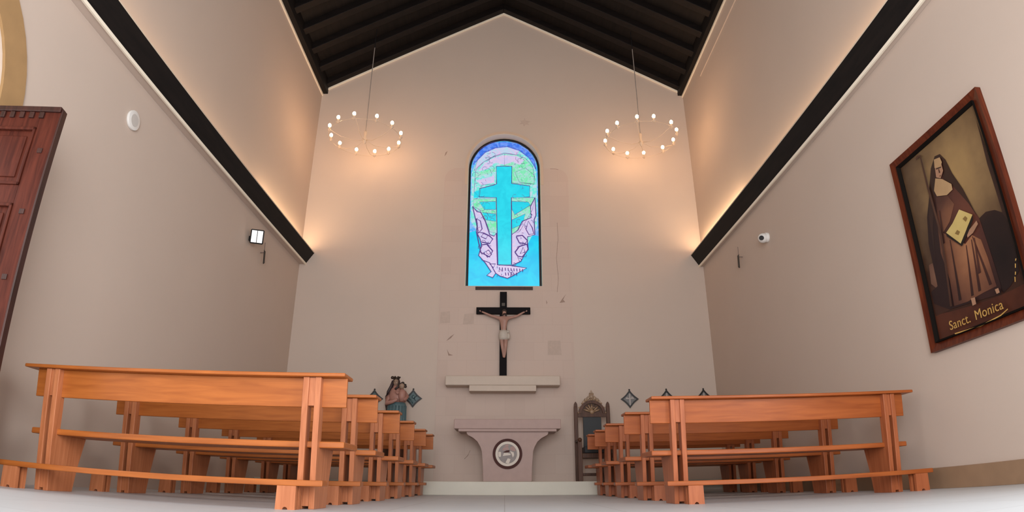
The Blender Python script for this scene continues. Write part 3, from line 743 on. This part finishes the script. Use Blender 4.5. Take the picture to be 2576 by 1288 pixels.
obj('gown', bm, ROSE, st, smooth=True)
bm = bmesh.new()
ball(bm, (-0.035, -0.02, S(1.87)), 0.058, 0.82, 0.95, 1.12, 16)
ball(bm, (-0.035, -0.08, S(1.868)), 0.012, 0.7, 1.1, 1.4)
for dx in (-0.02, 0.02): ball(bm, (-0.035+dx, -0.071, S(1.883)), 0.008, 1, 0.6, 0.6, mi=1)
ball(bm, (-0.035, -0.073, S(1.842)), 0.012, 1.2, 0.5, 0.4, mi=2)
obj('head', bm, [FACE, HAIR, ROSE], st, smooth=True)
bm = bmesh.new()
loft(bm, [(-0.06, 0.065, S(1.30), 0.12, 0.06), (-0.09, 0.06, S(1.50), 0.135, 0.065), (-0.09, 0.055, S(1.66), 0.12, 0.06), (-0.06, 0.045, S(1.80), 0.08, 0.05), (-0.04, 0.025, S(1.90), 0.066, 0.05), (-0.036, 0.005, S(1.945), 0.045, 0.045)], 18)
tube(bm, [(-0.09, -0.03, S(1.90)), (-0.115, -0.04, S(1.80)), (-0.16, -0.05, S(1.70)), (-0.20, -0.04, S(1.62))], 0.026, 8, taper=[0.7, 1, 1, 0.5])
tube(bm, [(0.02, -0.03, S(1.90)), (0.028, -0.05, S(1.84)), (0.02, -0.06, S(1.78))], 0.02, 8, taper=[0.7, 1, 0.5])
obj('veil', bm, VEIL, st, smooth=True)
bm = bmesh.new()
loft(bm, [(-0.035, -0.005, S(1.925), 0.052, 0.055), (-0.035, -0.005, S(1.95), 0.06, 0.062)], 16)
for k in range(7):
    a = 2*PI*k/7; ball(bm, (-0.035+0.058*math.cos(a), -0.005+0.06*math.sin(a), S(1.962)), 0.017)
ball(bm, (-0.105, -0.02, S(1.955)), 0.028)
obj('crown', bm, plain('dark_bronze_crown', (0.045, 0.028, 0.02), 0.4, 0.4), st, smooth=True)
bm = bmesh.new()
tube(bm, [(0.10, -0.12, S(1.53)), (0.10, -0.13, S(1.62)), (0.10, -0.12, S(1.70)), (0.095, -0.12, S(1.74))], 0.06, 12, taper=[0.8, 1.1, 1.0, 0.45])
tube(bm, [(0.06, -0.14, S(1.68)), (0.02, -0.17, S(1.66)), (-0.01, -0.16, S(1.70))], 0.02, 8, taper=[1, 0.9, 0.6])
ch = obj('child', bm, ROSE, st, smooth=True)
bm = bmesh.new(); ball(bm, (0.09, -0.13, S(1.79)), 0.05, 0.95, 1, 1.05, 14); ball(bm, (0.08, -0.18, S(1.785)), 0.01); obj('child_head', bm, FACE, ch, smooth=True)
bm = bmesh.new()
for k in range(14):
    a = rnd.uniform(0, 6.28); e = rnd.uniform(0.1, 1.3)
    ball(bm, (0.09+0.055*math.cos(a)*math.cos(e), -0.12+0.045*math.sin(a)*math.cos(e)*(0.4 if math.sin(a) < 0 else 1), S(1.80)+0.048*math.sin(e)), 0.024)
tube(bm, [(0.04, -0.12, S(1.80)), (-0.01, -0.10, S(1.76)), (-0.03, -0.10, S(1.735))], 0.02, 8)
ball(bm, (0.15, -0.12, S(1.785)), 0.026)
obj('child_hair', bm, HAIR, ch, smooth=True)

# ------------------------------------------------------------------ wall plaques
PFR = plain('dark_pewter_frame', (0.018, 0.016, 0.016), 0.4, 0.3)
PTEAL = plain('dark_teal_enamel', (0.05, 0.095, 0.10), 0.35, var=0.4, scale=25)
PGREY = plain('grey_enamel', (0.16, 0.15, 0.145), 0.35, var=0.4, scale=30)
PCRO = plain('pale_relief', (0.40, 0.36, 0.34), 0.5)
def diamond(hw, hh, n=6, k=0.10):
    tips = [(0, hh), (hw, 0), (0, -hh), (-hw, 0)]; out = []
    for i in range(4):
        a, b = tips[i], tips[(i+1) % 4]
        for j in range(n):
            t = j/n; f = 1-k*math.sin(PI*t)
            out.append(((a[0]*(1-t)+b[0]*t)*f, (a[1]*(1-t)+b[1]*t)*f))
    return out
def plaque(x, z, label, mat, relief):
    t = tag(empty('wall_plaque', (x, 11.498, z)), label, 'plaque', 'diamond plaques along the back wall')
    bm = bmesh.new(); o, i = diamond(0.168, 0.165), diamond(0.125, 0.125)
    for k in range(len(o)):
        q = [o[k], o[(k+1) % len(o)], i[(k+1) % len(o)], i[k]]; prism(bm, q, 'y', -0.03, 0)
    ball(bm, (0, -0.015, 0.17), 0.016)
    obj('frame', bm, PFR, t)
    bm = bmesh.new(); prism(bm, diamond(0.126, 0.126), 'y', -0.015, -0.001); obj('enamel_panel', bm, mat, t)
    bm = bmesh.new()
    if relief == 0:
        box(bm, -0.012, 0.016, -0.027, -0.014, -0.12, 0.10, 0.003); box(bm, -0.075, 0.08, -0.026, -0.0145, -0.005, 0.018, 0.003)
        ball(bm, (0.05, -0.017, 0.03), 0.022, 1.4, 0.4, 0.8); ball(bm, (-0.05, -0.017, 0.02), 0.022, 1.4, 0.4, 0.8)
    else:
        tube(bm, [(-0.08, -0.017, 0.0), (-0.03, -0.02, -0.03), (0.0, -0.02, -0.09)], 0.010, 6); tube(bm, [(0.06, -0.017, 0.05), (0.02, -0.02, 0.0), (0.05, -0.02, -0.04)], 0.010, 6)
        ball(bm, (0.0, -0.017, 0.03), 0.025, 1, 0.4, 1.4)
    obj('relief', bm, PCRO if relief == 0 else PTEAL, t, smooth=True)
    return t
plaque(-2.40, 1.655, 'dark diamond wall plaque left of the statue, only its tip above the pew', PTEAL, 1)
plaque(-1.683, 1.665, 'dark teal diamond wall plaque just right of the statue', PTEAL, 1)
plaque(2.296, 1.655, 'dark diamond wall plaque with a pale cross, beside the carved throne', PGREY, 0)
plaque(2.988, 1.658, 'dark diamond wall plaque peeking over the nearest right pew, closer to the throne', PGREY, 0)
plaque(3.69, 1.658, 'dark diamond wall plaque peeking over the nearest right pew, beside the corner', PGREY, 0)

# ------------------------------------------------------------------ painting on the right wall
PX = XR
pt = tag(empty('framed_painting', (PX, 4.555, 1.2)), 'large wood framed painting of a seated robed woman with an open book', 'painting')
def PY(y, z): return (-(4.555-y), z-1.2)
PAINT = {}
def paint(name, c1, c2, scale=3.0, rough=0.35):
    m, nt, b = newmat(name)
    tc = nt.nodes.new('ShaderNodeTexCoord'); nz = nt.nodes.new('ShaderNodeTexNoise'); nz.inputs['Scale'].default_value = scale; nz.inputs['Detail'].default_value = 4
    nt.links.new(tc.outputs['Object'], nz.inputs['Vector'])
    cr = nt.nodes.new('ShaderNodeValToRGB')
    cr.color_ramp.elements[0].position = 0.35; cr.color_ramp.elements[0].color = lin(c1)+(1,)
    cr.color_ramp.elements[1].position = 0.68; cr.color_ramp.elements[1].color = lin(c2)+(1,)
    nt.links.new(nz.outputs['Fac'], cr.inputs[0]); nt.links.new(cr.outputs[0], b.inputs['Base Color'])
    b.inputs['Roughness'].default_value = rough; b.inputs['Specular IOR Level'].default_value = 0.3
    return m
names = ['bg', 'veil', 'habit', 'face', 'wimple', 'robe', 'paper', 'ink', 'chair', 'rock', 'ground', 'staff', 'gold', 'halo', 'edge']
cols = {'bg': ((104, 86, 60), (138, 116, 84)), 'veil': ((34, 18, 14), (52, 28, 22)), 'habit': ((62, 34, 30), (92, 54, 42)), 'face': ((150, 112, 88), (172, 130, 104)),
        'wimple': ((160, 128, 92), (178, 146, 108)), 'robe': ((98, 56, 40), (140, 90, 64)), 'paper': ((184, 160, 96), (206, 184, 120)), 'ink': ((120, 96, 52), (140, 110, 60)),
        'chair': ((28, 18, 18), (44, 28, 26)), 'rock': ((86, 60, 48), (112, 80, 62)), 'ground': ((58, 26, 18), (80, 40, 26)), 'staff': ((58, 34, 26), (80, 50, 36)),
        'gold': ((176, 136, 70), (200, 160, 90)), 'halo': ((150, 124, 84), (162, 136, 94)), 'edge': ((20, 12, 10), (28, 18, 14))}
def paint_grad(name, cy, cz, ry, rz, stops):
    # brushed tones of the picture itself, spreading out from one spot on the canvas
    m, nt, b = newmat(name)
    tc = nt.nodes.new('ShaderNodeTexCoord'); mp = nt.nodes.new('ShaderNodeMapping'); mp.vector_type = 'TEXTURE'
    mp.inputs['Location'].default_value = (0, -(4.555-cy), cz-1.2); mp.inputs['Scale'].default_value = (50, ry, rz)
    nt.links.new(tc.outputs['Object'], mp.inputs['Vector'])
    ln = nt.nodes.new('ShaderNodeVectorMath'); ln.operation = 'LENGTH'; nt.links.new(mp.outputs[0], ln.inputs[0])
    nz = nt.nodes.new('ShaderNodeTexNoise'); nz.inputs['Scale'].default_value = 4.5; nz.inputs['Detail'].default_value = 5
    nt.links.new(tc.outputs['Object'], nz.inputs['Vector'])
    ad = nt.nodes.new('ShaderNodeMath'); ad.operation = 'MULTIPLY_ADD'; ad.inputs[1].default_value = 0.45
    nt.links.new(nz.outputs['Fac'], ad.inputs[0]); nt.links.new(ln.outputs['Value'], ad.inputs[2])
    sb = nt.nodes.new('ShaderNodeMath'); sb.operation = 'SUBTRACT'; sb.inputs[1].default_value = 0.22; nt.links.new(ad.outputs[0], sb.inputs[0])
    cr = nt.nodes.new('ShaderNodeValToRGB'); e = cr.color_ramp.elements
    while len(e) < len(stops): e.new(0.5)
    for k, (p, c) in enumerate(stops): e[k].position = p; e[k].color = lin(c)+(1,)
    nt.links.new(sb.outputs[0], cr.inputs[0]); nt.links.new(cr.outputs[0], b.inputs['Base Color'])
    b.inputs['Roughness'].default_value = 0.42; b.inputs['Specular IOR Level'].default_value = 0.25
    return m
pm = [paint('painted_'+k, *cols[k]) for k in names]
pm[names.index('bg')] = paint_grad('painted_bg', 4.42, 2.62, 0.95, 1.0, [(0.0, (158, 128, 84)), (0.35, (128, 102, 70)), (0.62, (96, 74, 52)), (0.95, (52, 30, 22))])
pm[names.index('robe')] = paint_grad('painted_robe', 4.50, 1.98, 0.55, 0.75, [(0.0, (164, 114, 80)), (0.35, (128, 84, 60)), (0.7, (84, 52, 42)), (0.95, (60, 36, 32))])
pm[names.index('habit')] = paint_grad('painted_habit', 4.42, 2.25, 0.5, 0.9, [(0.0, (104, 60, 46)), (0.4, (72, 40, 34)), (0.9, (40, 24, 24))])
pm[names.index('rock')] = paint_grad('painted_rock', 4.98, 1.86, 0.25, 0.35, [(0.0, (122, 88, 70)), (0.6, (86, 58, 48)), (1.0, (50, 32, 28))])
pm[names.index('chair')] = paint_grad('painted_chair', 4.14, 1.75, 0.4, 0.6, [(0.0, (22, 15, 17)), (0.6, (34, 22, 22)), (1.0, (60, 36, 28))])
Y0, Y1, Z0p, Z1p = 3.865, 5.245, 1.205, 3.14          # outer rectangle
fw = 0.088
bm = bmesh.new()
yi0, yi1, zi0, zi1 = Y0+fw, Y1-fw, Z0p+fw*0.85, Z1p-fw*0.85
def frame_side(q):
    # a sloped moulding: outer edge high, inner edge low
    (o0, o1, i1, i0) = q
    pts = [(-0.055, o0), (-0.055, o1), (-0.03, i1), (-0.03, i0)]
    vt = [bm.verts.new((x, PY(*p)[0], PY(*p)[1])) for x, p in pts]
    vb = [bm.verts.new((-0.001, PY(*p)[0], PY(*p)[1])) for x, p in pts]
    bm.faces.new(vt); bm.faces.new(vb[::-1])
    for k in range(4): bm.faces.new((vt[k], vb[k], vb[(k+1) % 4], vt[(k+1) % 4]))
O = [(Y0, Z0p), (Y1, Z0p), (Y1, Z1p), (Y0, Z1p)]; I = [(yi0, zi0), (yi1, zi0), (yi1, zi1), (yi0, zi1)]
for k in range(4): frame_side((O[k], O[(k+1) % 4], I[(k+1) % 4], I[k]))
obj('frame', bm, FRAMEW, pt)
bm = bmesh.new()
for k in range(4):
    a, b_ = I[k], I[(k+1) % 4]; ca = ((yi0+yi1)/2, (zi0+zi1)/2)
    def ins(p, d): return (p[0]+(d if p[0] < ca[0] else -d), p[1]+(d if p[1] < ca[1] else -d))
    frame_side((a, b_, ins(b_, 0.022), ins(a, 0.022)))
obj('frame_slip', bm, plain('black_slip', (0.006, 0.004, 0.003), 0.85, spec=0.1), pt)
bm = bmesh.new(); depth = [0.018]
def daub(pts, key, d=0.0008):
    depth[0] += d
    v = [bm.verts.new((-depth[0], PY(y, z)[0], PY(y, z)[1])) for y, z in pts]
    f = bm.faces.new(v); f.material_index = names.index(key)
daub([(yi0, zi0), (yi1, zi0), (yi1, zi1), (yi0, zi1)], 'bg')
p_habit=[(4.614, 2.892), (4.541, 2.875), (4.491, 2.791), (4.456, 2.639), (4.394, 2.478), (4.347, 2.288), (4.287, 2.139), (4.266, 1.894), (4.235, 1.523), (4.255, 1.465), (4.579, 1.498), (4.907, 1.524), (5.101, 1.632), (5.111, 1.748), (5.003, 1.771), (4.994, 2.179), (4.927, 2.419), (4.8, 2.632), (4.707, 2.815)]
p_veil=[(4.614, 2.892), (4.541, 2.875), (4.491, 2.791), (4.456, 2.639), (4.38, 2.45), (4.30, 2.15), (4.36, 2.30), (4.487, 2.524), (4.515, 2.495), (4.581, 2.659), (4.54, 2.795), (4.585, 2.853), (4.637, 2.836), (4.688, 2.691), (4.75, 2.563), (4.88, 2.30), (4.96, 1.95), (4.90, 2.419), (4.80, 2.65), (4.707, 2.815)]
p_face=[(4.637, 2.813), (4.548, 2.777), (4.549, 2.71), (4.607, 2.661), (4.66, 2.699)]
p_brow=[(4.626, 2.864), (4.544, 2.843), (4.534, 2.787), (4.566, 2.759), (4.647, 2.788)]
p_wimple=[(4.675, 2.696), (4.587, 2.644), (4.493, 2.549), (4.498, 2.497), (4.585, 2.485), (4.716, 2.536), (4.735, 2.601)]
p_robe=[(4.74, 2.536), (4.586, 2.481), (4.532, 2.373), (4.644, 2.253), (4.765, 2.196), (4.522, 1.994), (4.417, 2.033), (4.328, 1.957), (4.303, 1.792), (4.283, 1.539), (4.451, 1.536), (4.66, 1.522), (4.839, 1.535), (4.821, 1.774), (4.857, 2.039), (4.809, 2.301)]
p_bookL=[(4.707, 2.173), (4.592, 2.22), (4.445, 2.101), (4.561, 2.013)]
p_bookR=[(4.592, 2.22), (4.474, 2.294), (4.334, 2.184), (4.445, 2.101)]
p_bookedge=[(4.707, 2.173), (4.561, 2.013), (4.445, 2.101), (4.334, 2.184), (4.344, 2.144), (4.441, 2.063), (4.554, 1.985), (4.712, 2.143)]
p_hand=[(4.457, 2.07), (4.309, 2.119), (4.302, 2.086), (4.384, 2.04), (4.464, 2.028)]
p_chair=[(4.29, 2.131), (4.196, 2.149), (4.094, 2.12), (4.01, 2.057), (3.978, 1.967), (3.983, 1.783), (4.008, 1.575), (4.14, 1.493), (4.228, 1.466), (4.296, 1.581), (4.322, 1.818)]
p_rock=[(5.061, 1.995), (4.959, 1.991), (4.875, 1.897), (4.926, 1.705), (5.025, 1.757), (5.088, 1.82)]
p_floor=[(5.127, 1.534), (4.913, 1.505), (4.558, 1.472), (4.258, 1.457), (3.99, 1.463), (3.99, 1.30), (5.127, 1.30)]
p_staff=[(4.798, 3.005), (4.78, 2.995), (4.784, 2.671), (4.772, 2.177), (4.854, 1.539), (4.881, 1.543), (4.798, 2.177), (4.812, 2.673)]
p_crook=[(4.865, 3.006), (4.824, 3.015), (4.78, 2.995), (4.792, 2.983), (4.826, 2.992), (4.852, 2.982)]
p_footA=[(4.591, 1.531), (4.541, 1.525), (4.543, 1.468), (4.59, 1.466)]
p_footB=[(4.292, 1.514), (4.251, 1.514), (4.246, 1.475), (4.284, 1.474)]
p_edge=[(4.884, 1.303), (4.537, 1.286), (4.292, 1.305), (4.20, 1.33), (4.20, 1.322), (4.291, 1.295), (4.541, 1.276), (4.882, 1.293)]
daub(p_floor, 'ground'); daub([(5.12, 1.52), (4.9, 1.52), (4.88, 1.75), (5.0, 1.78), (5.11, 1.80)], 'chair')
daub(p_rock, 'rock'); daub(p_chair, 'chair')
daub([(4.02, 2.05), (3.985, 1.98), (3.985, 2.45), (4.0, 2.9), (4.03, 2.5)], 'rock')
daub(p_habit, 'habit'); daub(p_veil, 'veil'); daub(p_robe, 'robe')
for a, b_ in (((4.52, 1.98), (4.60, 1.55)), ((4.42, 2.02), (4.36, 1.57)), ((4.44, 2.0), (4.50, 1.56)), ((4.70, 2.1), (4.76, 1.56)), ((4.74, 2.4), (4.80, 2.1)), ((4.40, 2.0), (4.45, 1.7))):
    daub([a, (a[0]-0.012, a[1]), (b_[0]-0.035, b_[1]), (b_[0], b_[1])], 'habit')
daub(p_wimple, 'wimple'); daub(p_face, 'face'); daub(p_brow, 'wimple')
daub([(4.63, 2.775), (4.56, 2.757), (4.562, 2.747), (4.632, 2.764)], 'veil')
daub([(4.603, 2.752), (4.592, 2.750), (4.588, 2.712), (4.606, 2.714)], 'robe'); daub([(4.615, 2.69), (4.585, 2.684), (4.60, 2.679)], 'robe')
daub(p_staff, 'staff'); daub(p_crook, 'staff'); daub(p_hand, 'face'); daub(p_bookedge, 'edge'); daub(p_bookL, 'paper'); daub(p_bookR, 'paper')
daub([(4.60, 2.12), (4.56, 2.14), (4.53, 2.11), (4.56, 2.09)], 'ink'); daub([(4.46, 2.20), (4.42, 2.21), (4.40, 2.18), (4.43, 2.16)], 'ink')
daub(p_footA, 'face'); daub(p_footB, 'face'); daub(p_edge, 'gold')
for k, l in enumerate((0.035, 0.02, 0.028, 0.012)): daub([(4.06-0.02*k, 1.50+0.05*k), (4.05-0.02*k, 1.50+0.05*k), (4.04-0.02*k, 1.50+0.05*k+l), (4.05-0.02*k, 1.505+0.05*k+l)], 'gold')
canvas = obj('canvas', bm, pm, pt)
for word, wy in (('Sanct.', 4.785), ('Monica', 4.41)):
    cu = bpy.data.curves.new('lettering', 'FONT'); cu.body = word; cu.size = 0.115; cu.extrude = 0.0006
    cu.align_x = 'CENTER'; cu.space_character = 1.05
    to = bpy.data.objects.new('lettering_source', cu); C.objects.link(to)
    bpy.context.view_layer.update()
    me_txt = bpy.data.meshes.new_from_object(to.evaluated_get(bpy.context.evaluated_depsgraph_get()))
    bpy.data.objects.remove(to)
    me_txt.materials.clear(); me_txt.materials.append(pm[names.index('gold')])
    lt = bpy.data.objects.new('lettering', me_txt); C.objects.link(lt); lt.parent = canvas
    lt.matrix_local = Matrix(((0, 0, -1, -depth[0]-0.002), (-1, 0, 0, wy-4.555), (0, 1, 0, 1.34-1.2), (0, 0, 0, 1)))
    tag(lt, 'gold painted lettering')

# ------------------------------------------------------------------ wall fittings
# round white speaker disc, left wall
t = tag(empty('wall_speaker', (XL+0.0005, 5.545, 3.815)), 'round white speaker disc high on the left wall', 'speaker')
bm = bmesh.new()
for r0, r1, d0, d1 in ((0.0, 0.112, 0.0, 0.03),):
    prism(bm, [(r1*math.cos(2*PI*k/32), r1*math.sin(2*PI*k/32)) for k in range(32)], 'x', d0, d1, bev=0.006)
obj('housing', bm, WHITEP, t, smooth=30)
bm = bmesh.new(); prism(bm, [(0.07*math.cos(2*PI*k/32), 0.07*math.sin(2*PI*k/32)) for k in range(32)], 'x', 0.031, 0.034)
obj('grille', bm, plain('pale_grey_grille', (0.55, 0.52, 0.49), 0.6), t)

# flood lamp, left wall
t = tag(empty('flood_lamp', (XL, 9.05, 3.83)), 'small black flood lamp with a bright split lens on the left wall', 'lamp')
bm = bmesh.new(); box(bm, -0.004, 0.06, -0.03, 0.03, -0.04, 0.04, 0.005); tube(bm, [(0.05, 0, 0), (0.14, -0.06, 0)], 0.015, 8); obj('wall_mount', bm, BLACKM, t)
hd = empty('lamp_head', (0.17, -0.10, 0.0)); hd.parent = t; hd.rotation_euler = (math.radians(14), math.radians(8), math.radians(12))
bpy.data.objects.remove(hd)
RotH = Matrix.Rotation(math.radians(20), 4, 'Z') @ Matrix.Rotation(math.radians(16), 4, 'X')
bm = bmesh.new()
box(bm, -0.105, 0.105, 0.0, 0.10, -0.115, 0.115, 0.018)
for v in bm.verts:
    if v.co.y > 0.06: v.co.x *= 0.75; v.co.z *= 0.75
bm.transform(Matrix.Translation((0.16, -0.09, 0)) @ RotH)
hous = obj('housing', bm, BLACKM, t)
bm = bmesh.new()
for x0, x1 in ((-0.085, -0.006), (0.006, 0.085)): box(bm, x0, x1, -0.004, 0.004, -0.095, 0.095, 0.002)
bm.transform(Matrix.Translation((0.16, -0.09, 0)) @ RotH)
obj('lens', bm, LENSM, t)

# slim dark hooks on both side walls
for nm, x, s, y, z0_, z1_, lab in (('wall_hook', XL, 1, 9.55, 3.585, 3.83, 'slim dark metal hook on the left wall below the flood lamp'), ('wall_hook', XR, -1, 9.49, 3.52, 3.76, 'slim dark metal hook on the right wall beside the security camera')):
    t = tag(empty(nm, (x, y, z0_)), lab, 'hook')
    bm = bmesh.new(); h_ = z1_-z0_
    prism(bm, [(s*0.075, 0.0), (s*0.095, 0.02), (s*0.085, h_*0.9), (s*0.062, h_)], 'y', -0.015, 0.015)
    obj('hook_plate', bm, plain('dark_bronze', (0.05, 0.04, 0.032), 0.5, 0.3), t)
    bm = bmesh.new(); tube(bm, [(s*0.002, 0, h_*0.8), (s*0.07, 0, h_*0.8)], 0.008, 8); tube(bm, [(s*0.066, 0, h_*0.95), (s*0.06, 0, h_+0.13)], 0.006, 8); obj('arm', bm, plain('mauve_grey_metal', (0.22, 0.16, 0.14), 0.5, 0.3), t)

# security camera, right wall
t = tag(empty('security_camera', (XR, 8.45, 3.64)), 'small white dome security camera on the right wall', 'camera')
bm = bmesh.new(); prism(bm, [(0.075*math.cos(2*PI*k/24), 0.075*math.sin(2*PI*k/24)) for k in range(24)], 'x', -0.04, 0.004, bev=0.006); obj('wall_mount', bm, WHITEP, t, smooth=30)
bm = bmesh.new(); ball(bm, (-0.075, 0, -0.01), 0.075, 1, 1, 1, 20); obj('dome', bm, WHITEP, t, smooth=True)
bm = bmesh.new()
d = Vector((-0.62, -0.72, -0.25)).normalized(); q = d.to_track_quat('Z', 'Y').to_matrix().to_4x4()
prism(bm, [(0.036*math.cos(2*PI*k/20), 0.036*math.sin(2*PI*k/20)) for k in range(20)], 'z', 0.055, 0.078)
bm.transform(Matrix.Translation((-0.075, 0, -0.01)) @ q)
obj('lens', bm, BLACKM, t, smooth=30)

# ------------------------------------------------------------------ chandeliers
def chandelier(x, y, z, phase, label):
    top = roof(x)+0.002-z
    t = tag(empty('chandelier', (x, y, z)), label, 'chandelier', 'ring chandeliers by the back wall')
    zr = 8.62-z
    bm = bmesh.new(); tube(bm, [(0, 0, -0.12), (0, 0, zr)], 0.009, 8); obj('rod', bm, ROD, t)
    bm = bmesh.new(); tube(bm, [(0, 0, zr), (0, 0, top)], 0.007, 8); obj('hanger', bm, BLACKM, t)
    bm = bmesh.new(); tube(bm, [(0.69*math.cos(2*PI*k/48), 0.69*math.sin(2*PI*k/48), -0.11) for k in range(48)], 0.0045, 6, closed=True); obj('ring', bm, BRASS, t, smooth=True)
    bm = bmesh.new(); loft(bm, [(0, 0, -0.24, 0.01, 0.01), (0, 0, -0.20, 0.03, 0.03), (0, 0, -0.15, 0.045, 0.045), (0, 0, -0.09, 0.02, 0.02), (0, 0, 0.02, 0.03, 0.03), (0, 0, 0.06, 0.012, 0.012)], 14); obj('hub', bm, BRASS, t, smooth=True)
    for k in range(6):
        a = phase+2*PI*k/6
        bm = bmesh.new()
        tube(bm, [(r_*math.cos(a), r_*math.sin(a), zz) for r_, zz in ((0.03, -0.16), (0.2, -0.22), (0.45, -0.20), (0.69, -0.11))], 0.005, 6)
        obj('arm', bm, BRASS, t, smooth=True)
    for k in range(12):
        a = phase+2*PI*k/12+rnd.uniform(-0.06, 0.06); R_ = 0.69
        bm = bmesh.new(); loft(bm, [(0, 0, -0.13, 0.012, 0.012), (0, 0, -0.10, 0.034, 0.034), (0, 0, -0.088, 0.034, 0.034), (0, 0, -0.085, 0.014, 0.014), (0, 0, -0.035, 0.014, 0.014)], 10)
        cp = obj('candle_cup', bm, BRASS, t, loc=(R_*math.cos(a), R_*math.sin(a), 0), smooth=30)
        bm = bmesh.new(); ball(bm, (0, 0, 0), 0.034, 0.9, 0.9, 1.15, 10); obj('bulb', bm, BULB, cp, smooth=True)
    return t
chandelier(-2.72, 10.35, 6.56, math.radians(-92), 'lit ring chandelier hanging left of the stained glass window')
chandelier(2.615, 10.35, 6.54, math.radians(-108), 'lit ring chandelier hanging right of the stained glass window')

# ------------------------------------------------------------------ light
w = bpy.data.worlds.new('world'); scene.world = w; w.use_nodes = True
bg = w.node_tree.nodes['Background']; bg.inputs['Color'].default_value = (1.0, 0.98, 0.97, 1); bg.inputs['Strength'].default_value = 1.58

def area(name, loc, target, sx, sy, power, col):
    l = bpy.data.lights.new(name, 'AREA'); l.shape = 'RECTANGLE'; l.size = sx; l.size_y = sy; l.energy = power; l.color = col
    o = bpy.data.objects.new(name, l); C.objects.link(o); o.location = loc
    d = Vector(target)-Vector(loc); o.rotation_euler = d.to_track_quat('-Z', 'Y').to_euler()
    return o
area('added_rear_fill', (-0.1, YF+0.05, 1.75), (-0.6, 8.0, 2.0), 2.6, 3.3, 400, (0.97, 0.98, 1.0))  # added lamp at an assumed opening behind the camera, lights the pews
for sx, nm in ((XL+0.11, 'left'), (XR-0.10, 'right')):
    area('cove_strip_'+nm, (sx, 5.6, 4.545), (sx, 5.6, 9.0), 11.4, 0.06, 32, (1.0, 0.66, 0.38)).rotation_euler = (PI, 0, PI/2)
    area('cove_end_strip_'+nm, (sx, 10.2, 4.55), (sx, 10.2, 9.0), 2.3, 0.06, 16, (1.0, 0.66, 0.38)).rotation_euler = (PI, 0, PI/2)
area('added_side_fill', (XR+TH+0.25, 1.1, 1.6), (-3.0, 4.5, 1.4), 1.9, 2.7, 175, (0.93, 0.97, 1.0))  # added fill lamp outside the invented doorway, brightens the low left wall
area('doorway_daylight', (XL-TH-0.3, dc, 1.9), (3.0, dc+0.8, 1.2), 1.8, 3.0, 30, (1.0, 0.97, 0.94))

# ------------------------------------------------------------------ view
scene.view_settings.view_transform = 'Standard'; scene.view_settings.look = 'None'
scene.view_settings.gamma = 1.0; scene.view_settings.exposure = 0.0; scene.view_settings.use_curve_mapping = False
scene.cycles.use_denoising = True
scene.cycles.max_bounces = 8; scene.cycles.diffuse_bounces = 5
scene.cycles.sample_clamp_indirect = 4.0
